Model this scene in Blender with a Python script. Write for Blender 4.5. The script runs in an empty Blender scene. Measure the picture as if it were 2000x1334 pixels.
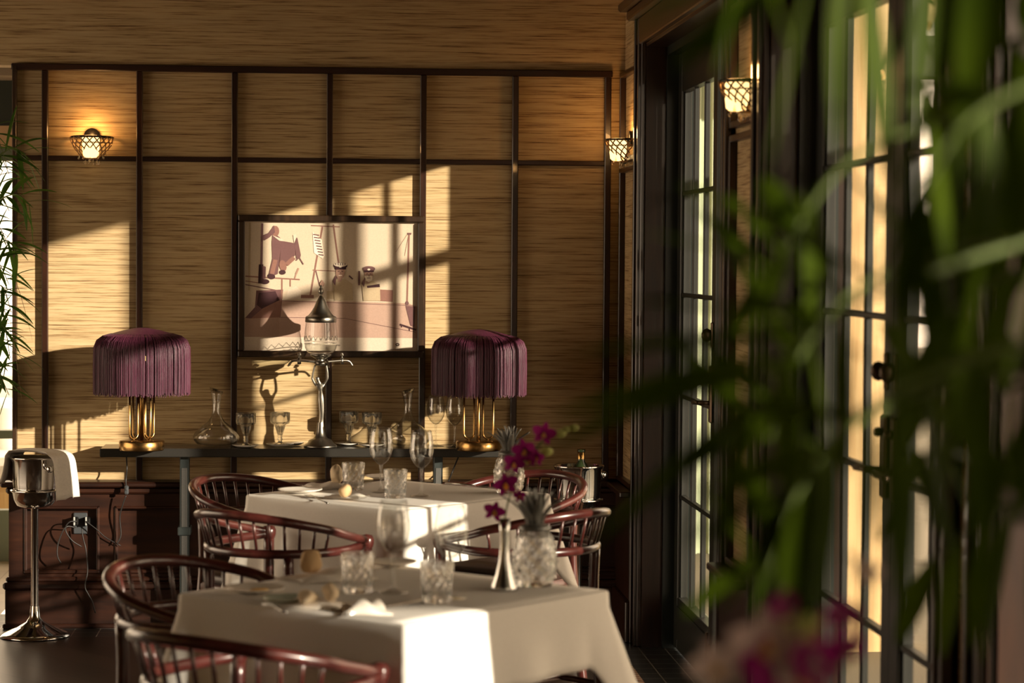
import bpy, math, random
from mathutils import Vector, Matrix
PI = math.pi
S = bpy.context.scene
COL = S.collection
R = random.Random(7)
# ------------------------------------------------------------------ camera
CAM_H = 1.5
F_PX = 4600.0
YAW, PITCH, ROLL = math.radians(4.49), math.radians(2.048), 0.007
fw = Vector((math.sin(YAW), math.cos(YAW), 0)); rt = Vector((math.cos(YAW), -math.sin(YAW), 0)); zu = Vector((0, 0, 1))
fwd = fw * math.cos(PITCH) - zu * math.sin(PITCH)
upv = fw * math.sin(PITCH) + zu * math.cos(PITCH)
r2 = rt * math.cos(ROLL) + upv * math.sin(ROLL)
u2 = upv * math.cos(ROLL) - rt * math.sin(ROLL)
cam_pos = Vector((0, 0, CAM_H))
cd = bpy.data.cameras.new('camera'); cam = bpy.data.objects.new('camera', cd); COL.objects.link(cam)
M = Matrix.Identity(4)
for i in range(3):
    M[i][0] = r2[i]; M[i][1] = u2[i]; M[i][2] = -fwd[i]; M[i][3] = cam_pos[i]
cam.matrix_world = M
cd.sensor_width = 36; cd.lens = F_PX / 2000 * 36; cd.clip_start = 0.05
cd.dof.use_dof = True; cd.dof.focus_distance = 9.1; cd.dof.aperture_fstop = 4.0
S.camera = cam

# ------------------------------------------------------------------ world, sun, exposure
world = bpy.data.worlds.new('world'); S.world = world; world.use_nodes = True
bg = world.node_tree.nodes['Background']; bg.inputs[0].default_value = (1.0, 0.76, 0.52, 1); bg.inputs[1].default_value = 5.9
SUN_T, SUN_D = 1.10, 0.325          # sideways and downward travel per metre into the room
sd = bpy.data.lights.new('sun', 'SUN'); sd.energy = 14; sd.angle = math.radians(0.8); sd.color = (1.0, 0.87, 0.68)
sun = bpy.data.objects.new('sun', sd); COL.objects.link(sun)
sun.rotation_euler = Vector((-SUN_T, 1, -SUN_D)).to_track_quat('-Z', 'Y').to_euler()
S.view_settings.view_transform = 'Standard'; S.view_settings.look = 'None'
S.view_settings.exposure = -0.6; S.view_settings.gamma = 1; S.view_settings.use_curve_mapping = False
cy = S.cycles
cy.use_denoising = True
cy.caustics_reflective = False; cy.caustics_refractive = False
cy.max_bounces = 10; cy.transparent_max_bounces = 32; cy.transmission_bounces = 10; cy.sample_clamp_indirect = 6

def at(px, py, z):
    """point of the horizontal plane z seen at a pixel of the 2000x1334 photo"""
    d = fwd * F_PX + r2 * (px - 1000) - u2 * (py - 667)
    t = (z - CAM_H) / d.z
    return cam_pos + d * t
def atd(px, py, y):
    d = fwd * F_PX + r2 * (px - 1000) - u2 * (py - 667)
    return cam_pos + d * (y / d.y)

# ------------------------------------------------------------------ materials
def nt(name):
    m = bpy.data.materials.new(name); m.use_nodes = True
    t = m.node_tree; b = t.nodes['Principled BSDF']
    return m, t, b
def ln(t, a, ao, b, bi): t.links.new(a.outputs[ao], b.inputs[bi])
def plain(name, col, rough=0.5, metal=0.0, spec=0.5, coat=0.0, bump=0.0, bscale=200):
    m, t, b = nt(name)
    b.inputs['Base Color'].default_value = (*col, 1); b.inputs['Roughness'].default_value = rough
    b.inputs['Metallic'].default_value = metal; b.inputs['Specular IOR Level'].default_value = spec
    b.inputs['Coat Weight'].default_value = coat
    tc = t.nodes.new('ShaderNodeTexCoord'); n = t.nodes.new('ShaderNodeTexNoise'); n.inputs['Scale'].default_value = bscale
    ln(t, tc, 'Object', n, 'Vector')
    mx = t.nodes.new('ShaderNodeMix'); mx.data_type = 'RGBA'; mx.inputs[0].default_value = 0.0
    mx.inputs[6].default_value = (*[c * 0.85 for c in col], 1); mx.inputs[7].default_value = (*[min(1, c * 1.1) for c in col], 1)
    ln(t, n, 'Fac', mx, 0); t.links.new(mx.outputs[2], b.inputs['Base Color'])
    if bump:
        bp = t.nodes.new('ShaderNodeBump'); bp.inputs['Strength'].default_value = bump; bp.inputs['Distance'].default_value = 0.002
        ln(t, n, 'Fac', bp, 'Height'); ln(t, bp, 'Normal', b, 'Normal')
    return m
def streaky(name, stops, scale, rough=0.6, bump=0.4, detail=6, coat=0, dist=0.003, knots=False, coord='Object', blotch=0.25):
    """noise stretched along one axis: grasscloth, wood grain"""
    m, t, b = nt(name)
    tc = t.nodes.new('ShaderNodeTexCoord'); mp = t.nodes.new('ShaderNodeMapping'); mp.inputs['Scale'].default_value = scale
    n = t.nodes.new('ShaderNodeTexNoise'); n.inputs['Scale'].default_value = 1; n.inputs['Detail'].default_value = detail; n.inputs['Roughness'].default_value = 0.65
    rp = t.nodes.new('ShaderNodeValToRGB'); e = rp.color_ramp.elements
    while len(e) < len(stops): e.new(0.5)
    for k, (p, c) in enumerate(stops): e[k].position = p; e[k].color = (*c, 1)
    ln(t, tc, coord, mp, 'Vector'); ln(t, mp, 'Vector', n, 'Vector'); ln(t, n, 'Fac', rp, 'Fac')
    n2 = t.nodes.new('ShaderNodeTexNoise'); n2.inputs['Scale'].default_value = 1.7; n2.inputs['Detail'].default_value = 3
    mp2 = t.nodes.new('ShaderNodeMapping'); mp2.inputs['Scale'].default_value = [s ** 0.5 for s in scale]
    ln(t, tc, coord, mp2, 'Vector'); ln(t, mp2, 'Vector', n2, 'Vector')
    mr = t.nodes.new('ShaderNodeMapRange'); mr.inputs[3].default_value = 1 - blotch; mr.inputs[4].default_value = 1 + blotch
    ln(t, n2, 'Fac', mr, 0)
    mu = t.nodes.new('ShaderNodeVectorMath'); mu.operation = 'SCALE'
    ln(t, rp, 'Color', mu, 0); t.links.new(mr.outputs[0], mu.inputs['Scale']); ln(t, mu, 'Vector', b, 'Base Color')
    b.inputs['Roughness'].default_value = rough; b.inputs['Coat Weight'].default_value = coat
    bp = t.nodes.new('ShaderNodeBump'); bp.inputs['Strength'].default_value = bump; bp.inputs['Distance'].default_value = dist
    ln(t, n, 'Fac', bp, 'Height'); ln(t, bp, 'Normal', b, 'Normal')
    return m
def emit(name, col, s):
    m = bpy.data.materials.new(name); m.use_nodes = True; t = m.node_tree; t.nodes.clear()
    e = t.nodes.new('ShaderNodeEmission'); e.inputs[0].default_value = (*col, 1); e.inputs[1].default_value = s
    o = t.nodes.new('ShaderNodeOutputMaterial'); ln(t, e, 0, o, 0); return m
def thin_glass(name, tint=(1, 1, 1), refl=1.0, rough=0.0, base=0.02, grz=0.9, edge=1.0):
    """thin-walled clear glass: transmits straight through, reflects by Fresnel"""
    m = bpy.data.materials.new(name); m.use_nodes = True; t = m.node_tree; t.nodes.clear()
    tr = t.nodes.new('ShaderNodeBsdfTransparent'); tr.inputs[0].default_value = (*tint, 1)
    gl = t.nodes.new('ShaderNodeBsdfGlossy'); gl.inputs['Roughness'].default_value = rough; gl.inputs[0].default_value = (refl, refl, refl, 1)
    lw = t.nodes.new('ShaderNodeLayerWeight'); lw.inputs[0].default_value = .5
    pw = t.nodes.new('ShaderNodeMath'); pw.operation = 'POWER'; pw.inputs[1].default_value = 5; ln(t, lw, 'Facing', pw, 0)
    ad = t.nodes.new('ShaderNodeMath'); ad.operation = 'MULTIPLY_ADD'; ad.inputs[1].default_value = grz; ad.inputs[2].default_value = base; ad.use_clamp = True
    ln(t, pw, 0, ad, 0)
    if edge < 1:
        cm = t.nodes.new('ShaderNodeMix'); cm.data_type = 'RGBA'; cm.inputs[6].default_value = (*tint, 1); cm.inputs[7].default_value = (*[c * edge for c in tint], 1)
        p3 = t.nodes.new('ShaderNodeMath'); p3.operation = 'POWER'; p3.inputs[1].default_value = 2.5; ln(t, lw, 'Facing', p3, 0)
        ln(t, p3, 0, cm, 0); t.links.new(cm.outputs[2], tr.inputs[0])
    mx = t.nodes.new('ShaderNodeMixShader'); ln(t, ad, 0, mx, 0); ln(t, tr, 0, mx, 1); ln(t, gl, 0, mx, 2)
    o = t.nodes.new('ShaderNodeOutputMaterial'); ln(t, mx, 0, o, 0); return m
def cut_glass(name):
    m = bpy.data.materials.new(name); m.use_nodes = True; t = m.node_tree; t.nodes.clear()
    g = t.nodes.new('ShaderNodeBsdfGlass'); g.inputs['IOR'].default_value = 1.5; g.inputs['Roughness'].default_value = 0.02
    tr = t.nodes.new('ShaderNodeBsdfTransparent'); tr.inputs[0].default_value = (.97, .97, .95, 1)
    df = t.nodes.new('ShaderNodeBsdfDiffuse'); df.inputs[0].default_value = (.9, .9, .86, 1)
    mx0 = t.nodes.new('ShaderNodeMixShader'); mx0.inputs[0].default_value = .02; ln(t, g, 0, mx0, 1); ln(t, df, 0, mx0, 2)
    mx = t.nodes.new('ShaderNodeMixShader'); mx.inputs[0].default_value = 0.15; ln(t, mx0, 0, mx, 1); ln(t, tr, 0, mx, 2)
    o = t.nodes.new('ShaderNodeOutputMaterial'); ln(t, mx, 0, o, 0); return m
def leafmat(name, c1, c2, trans=0.35):
    m = bpy.data.materials.new(name); m.use_nodes = True; t = m.node_tree; b = t.nodes['Principled BSDF']
    tc = t.nodes.new('ShaderNodeTexCoord'); n = t.nodes.new('ShaderNodeTexNoise'); n.inputs['Scale'].default_value = 6
    ln(t, tc, 'Object', n, 'Vector')
    rp = t.nodes.new('ShaderNodeValToRGB'); rp.color_ramp.elements[0].color = (*c1, 1); rp.color_ramp.elements[1].color = (*c2, 1)
    rp.color_ramp.elements[0].position = .35; rp.color_ramp.elements[1].position = .65
    ln(t, n, 'Fac', rp, 'Fac'); ln(t, rp, 'Color', b, 'Base Color'); b.inputs['Roughness'].default_value = .55; b.inputs['Specular IOR Level'].default_value = .12
    tl = t.nodes.new('ShaderNodeBsdfTranslucent'); ln(t, rp, 'Color', tl, 0)
    mx = t.nodes.new('ShaderNodeMixShader'); mx.inputs[0].default_value = trans
    o = t.nodes['Material Output']; ln(t, b, 0, mx, 1); ln(t, tl, 0, mx, 2); ln(t, mx, 0, o, 0); return m

GRASS = streaky('grasscloth', [(.33, (.13, .065, .025)), (.42, (.36, .235, .105)), (.50, (.50, .355, .180)), (.72, (.60, .45, .25))], (4.5, 4.5, 190), rough=.8, bump=.35, detail=8, dist=.002, blotch=.18)
GRASS_S = streaky('grasscloth_side', [(.33, (.13, .065, .025)), (.42, (.36, .235, .105)), (.50, (.50, .355, .180)), (.72, (.60, .45, .25))], (4.5, 4.5, 190), rough=.8, bump=.35, detail=8, dist=.002)
MAHOG = streaky('mahogany', [(.3, (.010, .003, .0015)), (.5, (.024, .007, .003)), (.75, (.042, .013, .005))], (3, 3, 30), rough=.4, bump=.06, coat=0)
MAHOG_V = streaky('mahogany_upright', [(.3, (.010, .003, .0015)), (.5, (.022, .007, .003)), (.75, (.042, .014, .006))], (30, 30, 3), rough=.35, bump=.06, coat=.25)
CHAIRW = streaky('chair_wood', [(.3, (.026, .006, .005)), (.5, (.055, .012, .010)), (.75, (.095, .024, .019))], (12, 12, 12), rough=.28, bump=.03, coat=.4)
FRAMEW = streaky('dark_frame_wood', [(.3, (.012, .007, .004)), (.55, (.035, .018, .009)), (.8, (.075, .036, .016))], (40, 40, 6), rough=.35, bump=.08)
PINE = streaky('pine', [(.3, (.52, .32, .13)), (.5, (.66, .46, .22)), (.75, (.74, .56, .29))], (20, 20, 1.2), rough=.6, bump=.05)
TEAL = plain('teal_paint', (.010, .016, .014), .4)
DOORP = plain('door_paint', (.012, .013, .010), .45)
STEEL = plain('blackened_steel', (.045, .055, .055), .38, .3)
STEEL_L = plain('bare_steel', (.28, .28, .27), .35, .8)
BRASS = plain('brass', (.42, .25, .09), .25, 1)
PEWTER = plain('pewter', (.30, .28, .24), .32, 1, bump=.1, bscale=60)
CHROME = plain('chrome', (.75, .74, .72), .08, 1)
SILVER = plain('silver', (.62, .62, .60), .2, 1)
LEAFSTEEL = plain('oxidised_metal', (.22, .22, .21), .4, .7)
BRONZE = plain('bronze', (.09, .06, .04), .4, .8)
IRON = plain('black_iron', (.012, .011, .010), .4, .5)
LINEN = plain('linen', (.86, .82, .76), .9, bump=.15, bscale=500)
NAPKIN = plain('napkin', (.76, .70, .62), .9, bump=.3, bscale=120)
CHINA = plain('china', (.84, .80, .73), .2)
CELADON = plain('celadon', (.52, .60, .52), .2)
BREAD = plain('bread_crust', (.62, .42, .22), .85, bump=.8, bscale=40)
CRUMB = plain('bread_crumb', (.86, .70, .48), .9, bump=.8, bscale=60)
CORD = plain('black_cord', (.012, .010, .009), .5)
PLASTIC = plain('dark_plastic', (.05, .055, .06), .4)
PLUM = streaky('plum_silk', [(.3, (.030, .004, .012)), (.5, (.075, .012, .034)), (.75, (.14, .030, .065))], (260, 260, 3), rough=.45, bump=.5, dist=.003)
LEATHER = plain('dark_leather', (.03, .014, .010), .4, bump=.3, bscale=90)
GLASS = thin_glass('clear_glass', (.97, .97, .96), 1, 0, .08, .9, .65)
PANE = thin_glass('window_pane', (.99, .99, .98), .7, 0, .015, .45)
PRINTGLASS = thin_glass('picture_glass', (1, 1, 1), .8, 0, .02, .9)
CUT = cut_glass('cut_crystal')
WARM = emit('lamp_glow', (1.0, .56, .17), 9)
WARM_S = emit('lampshade_glow', (1.0, .62, .24), 4.2)
ROPE = plain('rope', (.30, .17, .07), .8)
SMOKE = thin_glass('drop_glass', (.95, .85, .7), 1, .05, .12)
LEAF_F = leafmat('palm_leaf', (.024, .046, .002), (.068, .108, .004), .45)
LEAF_B = leafmat('back_palm_leaf', (.04, .10, .015), (.12, .24, .035), .5)
STEMG = plain('green_stem', (.10, .14, .03), .5)
ORCH = leafmat('orchid_petal', (.20, .006, .10), (.36, .02, .20), .4)
ORCH_W = leafmat('orchid_pale_petal', (.55, .36, .40), (.62, .50, .46), .4)
ORCH_Y = leafmat('orchid_lip', (.75, .32, .05), (.75, .55, .20), .3)
BUDG = leafmat('orchid_bud', (.45, .48, .10), (.62, .62, .25), .3)

# ------------------------------------------------------------------ mesh helpers
class MB:
    def __init__(s): s.v = []; s.f = []; s.m = []; s.sm = []
    def add(s, vs, fs, mi=0, smooth=True):
        o = len(s.v); s.v += [tuple(v) for v in vs]
        for f in fs: s.f.append([i + o for i in f]); s.m.append(mi); s.sm.append(smooth)
        return s
    def box(s, c, d, mi=0, rz=0, bev=0.0):
        cx, cy_, cz = c; x, y, z = [k / 2 for k in d]
        vs = []
        cr, sr = math.cos(rz), math.sin(rz)
        b = min(bev, x * .9, y * .9, z * .9)
        if b <= 0:
            P = [(-x, -y, -z), (x, -y, -z), (x, y, -z), (-x, y, -z), (-x, -y, z), (x, -y, z), (x, y, z), (-x, y, z)]
            F = [(0, 3, 2, 1), (4, 5, 6, 7), (0, 1, 5, 4), (1, 2, 6, 5), (2, 3, 7, 6), (3, 0, 4, 7)]
        else:
            P = []; rings = [(-z, b), (-z + b, 0), (z - b, 0), (z, b)]
            for zz, ins in rings:
                X, Y = x - ins, y - ins
                c2 = b if ins == 0 else b * .3
                P += [(-X + c2, -Y, zz), (X - c2, -Y, zz), (X, -Y + c2, zz), (X, Y - c2, zz), (X - c2, Y, zz), (-X + c2, Y, zz), (-X, Y - c2, zz), (-X, -Y + c2, zz)]
            F = [tuple(range(7, -1, -1)), tuple(range(24, 32))]
            for r in range(3):
                for k in range(8): a = r * 8 + k; b2 = r * 8 + (k + 1) % 8; F.append((a, b2, b2 + 8, a + 8))
        for p in P: vs.append((cx + p[0] * cr - p[1] * sr, cy_ + p[0] * sr + p[1] * cr, cz + p[2]))
        return s.add(vs, F, mi, False)
    def bx(s, x0, x1, y0, y1, z0, z1, mi=0, bev=0.0):
        return s.box(((x0 + x1) / 2, (y0 + y1) / 2, (z0 + z1) / 2), (abs(x1 - x0), abs(y1 - y0), abs(z1 - z0)), mi, 0, bev)
    def lathe(s, prof, n=32, c=(0, 0, 0), mi=0, flute=0, fa=0.0, smooth=True, dent=None):
        vs = []; fs = []
        for j, (r, z) in enumerate(prof):
            for k in range(n):
                a = 2 * PI * k / n
                rr = r * (1 + (fa * math.cos(flute * a) if flute else 0))
                if dent: rr *= dent(a, z, j)
                vs.append((c[0] + rr * math.cos(a), c[1] + rr * math.sin(a), c[2] + z))
        for j in range(len(prof) - 1):
            for k in range(n):
                a = j * n + k; b = j * n + (k + 1) % n
                fs.append((a, b, b + n, a + n))
        s.add(vs, fs, mi, smooth)
        return s
    def tube(s, pts, r, n=8, mi=0, cap=True, flat=1.0, closed=False):
        pts = [Vector(p) for p in pts]; N = len(pts); vs = []; fs = []; prev = None
        for i, p in enumerate(pts):
            a = pts[(i - 1) % N] if (i > 0 or closed) else pts[0]; b = pts[(i + 1) % N] if (i < N - 1 or closed) else pts[-1]
            t = (b - a); t = t.normalized() if t.length > 1e-9 else Vector((0, 0, 1))
            if prev is None:
                ref = Vector((0, 0, 1)) if abs(t.z) < .9 else Vector((1, 0, 0)); u = t.cross(ref).normalized()
            else:
                u = (prev - t * prev.dot(t)); u = u.normalized() if u.length > 1e-6 else prev
            prev = u; w = t.cross(u)
            rr = r[i] if isinstance(r, (list, tuple)) else r
            for k in range(n):
                an = 2 * PI * k / n; vs.append(p + u * (rr * math.cos(an)) + w * (rr * flat * math.sin(an)))
        for i in range(N if closed else N - 1):
            for k in range(n):
                a = i * n + k; b = i * n + (k + 1) % n; j = ((i + 1) % N) * n
                fs.append((a, b, j + (k + 1) % n, j + k))
        if cap and not closed: fs.append(tuple(range(n - 1, -1, -1))); fs.append(tuple((N - 1) * n + k for k in range(n)))
        return s.add(vs, fs, mi)
    def ball(s, c, r, n=12, mi=0, jit=0, seed=0, sc=(1, 1, 1)):
        q = random.Random(seed); vs = []; fs = []; m = max(4, n // 2)
        for j in range(m + 1):
            th = PI * j / m
            for k in range(n):
                a = 2 * PI * k / n; d = 1 + jit * (q.random() - .5) if 0 < j < m else 1
                vs.append((c[0] + r * sc[0] * d * math.sin(th) * math.cos(a), c[1] + r * sc[1] * d * math.sin(th) * math.sin(a), c[2] + r * sc[2] * d * math.cos(th)))
        for j in range(m):
            for k in range(n):
                a = j * n + k; b = j * n + (k + 1) % n; fs.append((a, a + n, b + n, b))
        return s.add(vs, fs, mi)
    def prism(s, poly, y0, y1, mi=0):
        """polygon in x,z pushed along y"""
        n = len(poly); vs = [(x, y0, z) for x, z in poly] + [(x, y1, z) for x, z in poly]
        fs = [tuple(range(n)), tuple(range(2 * n - 1, n - 1, -1))] + [(k, n + k, n + (k + 1) % n, (k + 1) % n) for k in range(n)]
        return s.add(vs, fs, mi, False)
    def build(s, name, mats, parent=None, loc=None):
        me = bpy.data.meshes.new(name); me.from_pydata(s.v, [], s.f)
        for m in (mats if isinstance(mats, (list, tuple)) else [mats]): me.materials.append(m)
        me.polygons.foreach_set('material_index', s.m); me.polygons.foreach_set('use_smooth', s.sm); me.update()
        import bmesh
        b = bmesh.new(); b.from_mesh(me); bmesh.ops.recalc_face_normals(b, faces=b.faces); b.to_mesh(me); b.free()
        o = bpy.data.objects.new(name, me); COL.objects.link(o)
        if parent is not None: o.parent = parent
        if loc is not None: o.location = loc
        return o
def thing(name, label, cat, loc=(0, 0, 0), rz=0, group=None):
    o = bpy.data.objects.new(name, None); COL.objects.link(o); o.location = loc; o.rotation_euler = (0, 0, rz); o.empty_display_size = .05
    return tag(o, label, cat, group)
def tag(o, label, cat, group=None):
    o['label'] = label; o['category'] = cat
    if group: o['group'] = group
    return o
def struct(o): o['kind'] = 'structure'; return o
def dup(root, loc, rz=None, label=None, group=None):
    def cp(o, par):
        c = o.copy(); COL.objects.link(c)
        if par is not None: c.parent = par
        for ch in list(o.children): cp(ch, c)
        return c
    r = cp(root, None); r.location = loc
    if rz is not None: r.rotation_euler = (0, 0, rz)
    if label: r['label'] = label
    if group: r['group'] = group
    return r
def spline(pts, n=8, closed=False):
    pts = [Vector(p) for p in pts]; out = []; N = len(pts)
    for i in range(N if closed else N - 1):
        if closed: p0, p1, p2, p3 = pts[i - 1], pts[i], pts[(i + 1) % N], pts[(i + 2) % N]
        else: p1, p2 = pts[i], pts[i + 1]; p0 = pts[i - 1] if i else p1 * 2 - p2; p3 = pts[i + 2] if i + 2 < N else p2 * 2 - p1
        for k in range(n):
            t = k / n
            out.append(.5 * ((2 * p1) + (-p0 + p2) * t + (2 * p0 - 5 * p1 + 4 * p2 - p3) * t * t + (-p0 + 3 * p1 - 3 * p2 + p3) * t ** 3))
    if not closed: out.append(pts[-1])
    return out
# ------------------------------------------------------------------ room shell
WB = 9.62            # back wall plane
WR = 1.213           # right wall plane
DP = 1.333           # plane of the glazed doors
def pxx(px, y=WB): return atd(px, 500, y).x
def pzz(py, px=600, y=WB): return atd(px, py, y).z
XL = pxx(30)
# floor: boards with a tiled border along the walls
def floor_mat():
    m, t, b = nt('floor_boards')
    tc = t.nodes.new('ShaderNodeTexCoord'); mp = t.nodes.new('ShaderNodeMapping'); mp.inputs['Rotation'].default_value = (0, 0, math.radians(52))
    br = t.nodes.new('ShaderNodeTexBrick'); br.inputs['Scale'].default_value = 1; br.inputs['Brick Width'].default_value = 1.6; br.inputs['Row Height'].default_value = .16
    br.inputs['Mortar Size'].default_value = .003; br.inputs['Color1'].default_value = (.035, .022, .016, 1); br.inputs['Color2'].default_value = (.055, .036, .026, 1); br.inputs['Mortar'].default_value = (.008, .006, .005, 1)
    ln(t, tc, 'Object', mp, 'Vector'); ln(t, mp, 'Vector', br, 'Vector'); ln(t, br, 'Color', b, 'Base Color'); b.inputs['Roughness'].default_value = .32
    return m
def tile_mat(name, c1, c2, mortar, w, rot=0, rough=.3):
    m, t, b = nt(name)
    tc = t.nodes.new('ShaderNodeTexCoord'); mp = t.nodes.new('ShaderNodeMapping'); mp.inputs['Rotation'].default_value = (0, 0, rot)
    br = t.nodes.new('ShaderNodeTexBrick'); br.offset = 0; br.inputs['Scale'].default_value = 1; br.inputs['Brick Width'].default_value = w; br.inputs['Row Height'].default_value = w
    br.inputs['Mortar Size'].default_value = .0025; br.inputs['Color1'].default_value = (*c1, 1); br.inputs['Color2'].default_value = (*c2, 1); br.inputs['Mortar'].default_value = (*mortar, 1)
    ln(t, tc, 'Object', mp, 'Vector'); ln(t, mp, 'Vector', br, 'Vector'); ln(t, br, 'Color', b, 'Base Color'); b.inputs['Roughness'].default_value = rough
    return m
TILE = tile_mat('slate_tile', (.030, .033, .035), (.045, .048, .05), (.35, .33, .30), .10)
PALE = tile_mat('pale_tile', (.50, .44, .36), (.60, .54, .44), (.30, .26, .2), .25)
def mosaic():
    m, t, b = nt('mosaic_border')
    tc = t.nodes.new('ShaderNodeTexCoord'); vo = t.nodes.new('ShaderNodeTexVoronoi'); vo.feature = 'DISTANCE_TO_EDGE'; vo.inputs['Scale'].default_value = 28
    vo.inputs['Randomness'].default_value = .35
    rp = t.nodes.new('ShaderNodeValToRGB'); e = rp.color_ramp.elements; e[0].color = (.10, .06, .045, 1); e[0].position = .06; e[1].color = (.42, .17, .09, 1); e[1].position = .12
    x = e.new(.28); x.color = (.62, .46, .34, 1)
    ln(t, tc, 'Object', vo, 'Vector'); ln(t, vo, 'Distance', rp, 'Fac'); ln(t, rp, 'Color', b, 'Base Color'); b.inputs['Roughness'].default_value = .5
    return m
f = MB()
f.add([(-6, -3, 0), (1.02, -3, 0), (1.02, 9.30, 0), (-6, 9.30, 0)], [(0, 1, 2, 3)], 0, False)
f.add([(1.02, -3, 0), (1.125, -3, 0), (1.125, 9.36, 0), (1.02, 9.30, 0)], [(0, 1, 2, 3)], 2, False)
f.add([(-1.35, 9.30, 0), (1.02, 9.30, 0), (1.125, 9.36, 0), (1.6, 9.36, 0), (1.6, 9.9, 0), (-1.35, 9.9, 0)], [(0, 1, 2, 3, 4, 5)], 1, False)
f.add([(1.125, -3, 0), (1.6, -3, 0), (1.6, 9.36, 0), (1.125, 9.36, 0)], [(0, 1, 2, 3)], 1, False)
f.add([(-6, 9.30, 0), (-1.35, 9.30, 0), (-1.35, 15, 0), (-6, 15, 0)], [(0, 1, 2, 3)], 3, False)
struct(f.build('floor', [floor_mat(), TILE, mosaic(), PALE]))

# back wall: grasscloth field, soffit running on over the left opening
w = MB(); w.bx(XL, 1.45, WB, WB + .14, 0, 3.1); w.bx(-3.4, XL, WB, WB + .14, pzz(127, 20), 3.1)
struct(w.build('wall_back', GRASS))
c = MB(); c.bx(-6, 1.45, -3, 9.76, 3.1, 3.2); struct(c.build('ceiling', plain('ceiling_paint', (.10, .06, .03), .8)))
TN = [0]
def trim(mb, mat):
    TN[0] += 1; return struct(mb.build('trim_%d' % TN[0], mat))
BT = .030   # batten projection
zt = pzz(130, 90); zm = pzz(314, 600)
t = MB(); t.bx(pxx(24), pxx(1192), WB - .032, WB, zt - .016, zt + .010, 0, .003); trim(t, MAHOG)
t = MB(); t.bx(pxx(30), pxx(1190), WB - .026, WB, zm - .010, zm + .010, 0, .003); trim(t, MAHOG)
for px, hw in ((89, 6), (273, 6), (458, 6), (643, 6), (825, 6), (1004, 6), (1184, 6)):
    t = MB(); t.bx(pxx(px - hw), pxx(px + hw), WB - BT, WB, pzz(942), zt - .016, 0, .003); trim(t, MAHOG_V)
t = MB(); t.bx(pxx(26), pxx(34), WB - .036, WB + .15, .0, zt, 0, .002); trim(t, FRAMEW)      # dark edge of the wall at the opening

# panelled wainscot
wz = pzz(936); 
ws = thing('baseboard_back', '', ''); struct(ws)
for k in ('label', 'category'): del ws[k]
x0, x1 = pxx(22), 1.45
b = MB(); b.bx(x0, x1, WB - .05, WB, .10, wz - .02); b.build('backing_board', MAHOG, ws)
b = MB(); b.bx(pxx(8), x1, WB - .125, WB, wz - .022, wz, 0, .006); b.bx(x0 - .01, x1, WB - .10, WB, wz - .05, wz - .022, 0, .008); b.build('wainscot_cap', MAHOG, ws)
zp1, zp0 = wz - .10, pzz(1108)
b = MB(); b.bx(x0, x1, WB - .08, WB - .05, zp1, wz - .05); b.bx(x0, x1, WB - .08, WB - .05, .20, zp0 - .012); 
panels = []
xs = x0 + .06
while xs < x1 - .1:
    panels.append((xs, xs + .30)); b.bx(xs - .06 - .0, xs, WB - .08, WB - .05, zp0 - .012, zp1); xs += .36
b.build('stiles_and_rails', MAHOG, ws)
for (a, e) in panels:
    e = min(e, x1)
    m = MB()
    m.bx(a, e, WB - .088, WB - .05, zp0 - .012, zp0 + .004, 0, .004); m.bx(a, e, WB - .088, WB - .05, zp1 - .012, zp1, 0, .004)
    m.bx(a, a + .012, WB - .088, WB - .05, zp0, zp1, 0, .004); m.bx(e - .012, e, WB - .088, WB - .05, zp0, zp1, 0, .004)
    m.build('panel_moulding', MAHOG, ws)
b = MB(); b.bx(x0 - .012, x1, WB - .105, WB, .0, .155, 0, .003); b.bx(x0 - .02, x1, WB - .118, WB, .155, .185, 0, .008); b.bx(x0 - .01, x1, WB - .10, WB, .185, .205, 0, .006)
b.bx(x0 - .02, x1, WB - .125, WB, 0, .02, 0, .005); b.build('skirting', MAHOG, ws)

# ---- right wall: sections between the glazed door pairs
WT = 3.1
secs = [(8.98, 9.62), (6.43, 7.08), (4.17, 4.53), (1.30, 2.23), (-3, -.9)]
opens = [(7.08, 8.98), (4.53, 6.43), (2.23, 4.17), (-.9, 1.30)]
HD = 2.32            # head of the openings
w = MB()
for a, e in secs: w.bx(WR, 1.42, a, e, 0, WT)
for a, e in opens: w.bx(WR, 1.42, a, e, HD, WT)
struct(w.build('wall_right', GRASS_S))
# casings, battens and reveals on the right wall
def casing(y, side):
    """mahogany architrave at the edge y of an opening; side=+1 lies towards larger y"""
    t = MB(); y2 = y + side * .11
    for (d0, d1, pr) in ((0, .11, .018), (.012, .035, .030), (.05, .062, .026), (.085, .11, .034)):
        t.bx(WR - pr, WR, y + side * d0, y + side * d1, 0, HD + .10, 0, .003)
    t.bx(WR, 1.42, y - side * .012, y, 0, HD)       # reveal lining
    return trim(t, MAHOG_V)
for a, e in opens:
    casing(a, -1); casing(e, 1)
    t = MB(); t.bx(WR - .028, WR, a - .11, e + .11, HD, HD + .10, 0, .004); t.bx(WR - .06, WR, a - .14, e + .14, HD + .10, HD + .135, 0, .006)
    t.bx(WR - .09, WR, a - .17, e + .17, HD + .135, HD + .17, 0, .008); t.bx(WR, 1.42, a, e, HD - .012, HD); trim(t, MAHOG_V)
for a, e in ((9.12, 9.6), (6.55, 6.96)):
    t = MB()
    for (z0, z1) in ((wz, zm - .02), (zm, zt)):
        t.bx(WR - .025, WR, a, a + .02, z0, z1, 0, .003); t.bx(WR - .025, WR, e - .02, e, z0, z1, 0, .003)
        t.bx(WR - .025, WR, a, e, z1 - .02, z1, 0, .003); t.bx(WR - .025, WR, a, e, z0, z0 + .02, 0, .003)
    trim(t, MAHOG_V)
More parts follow.
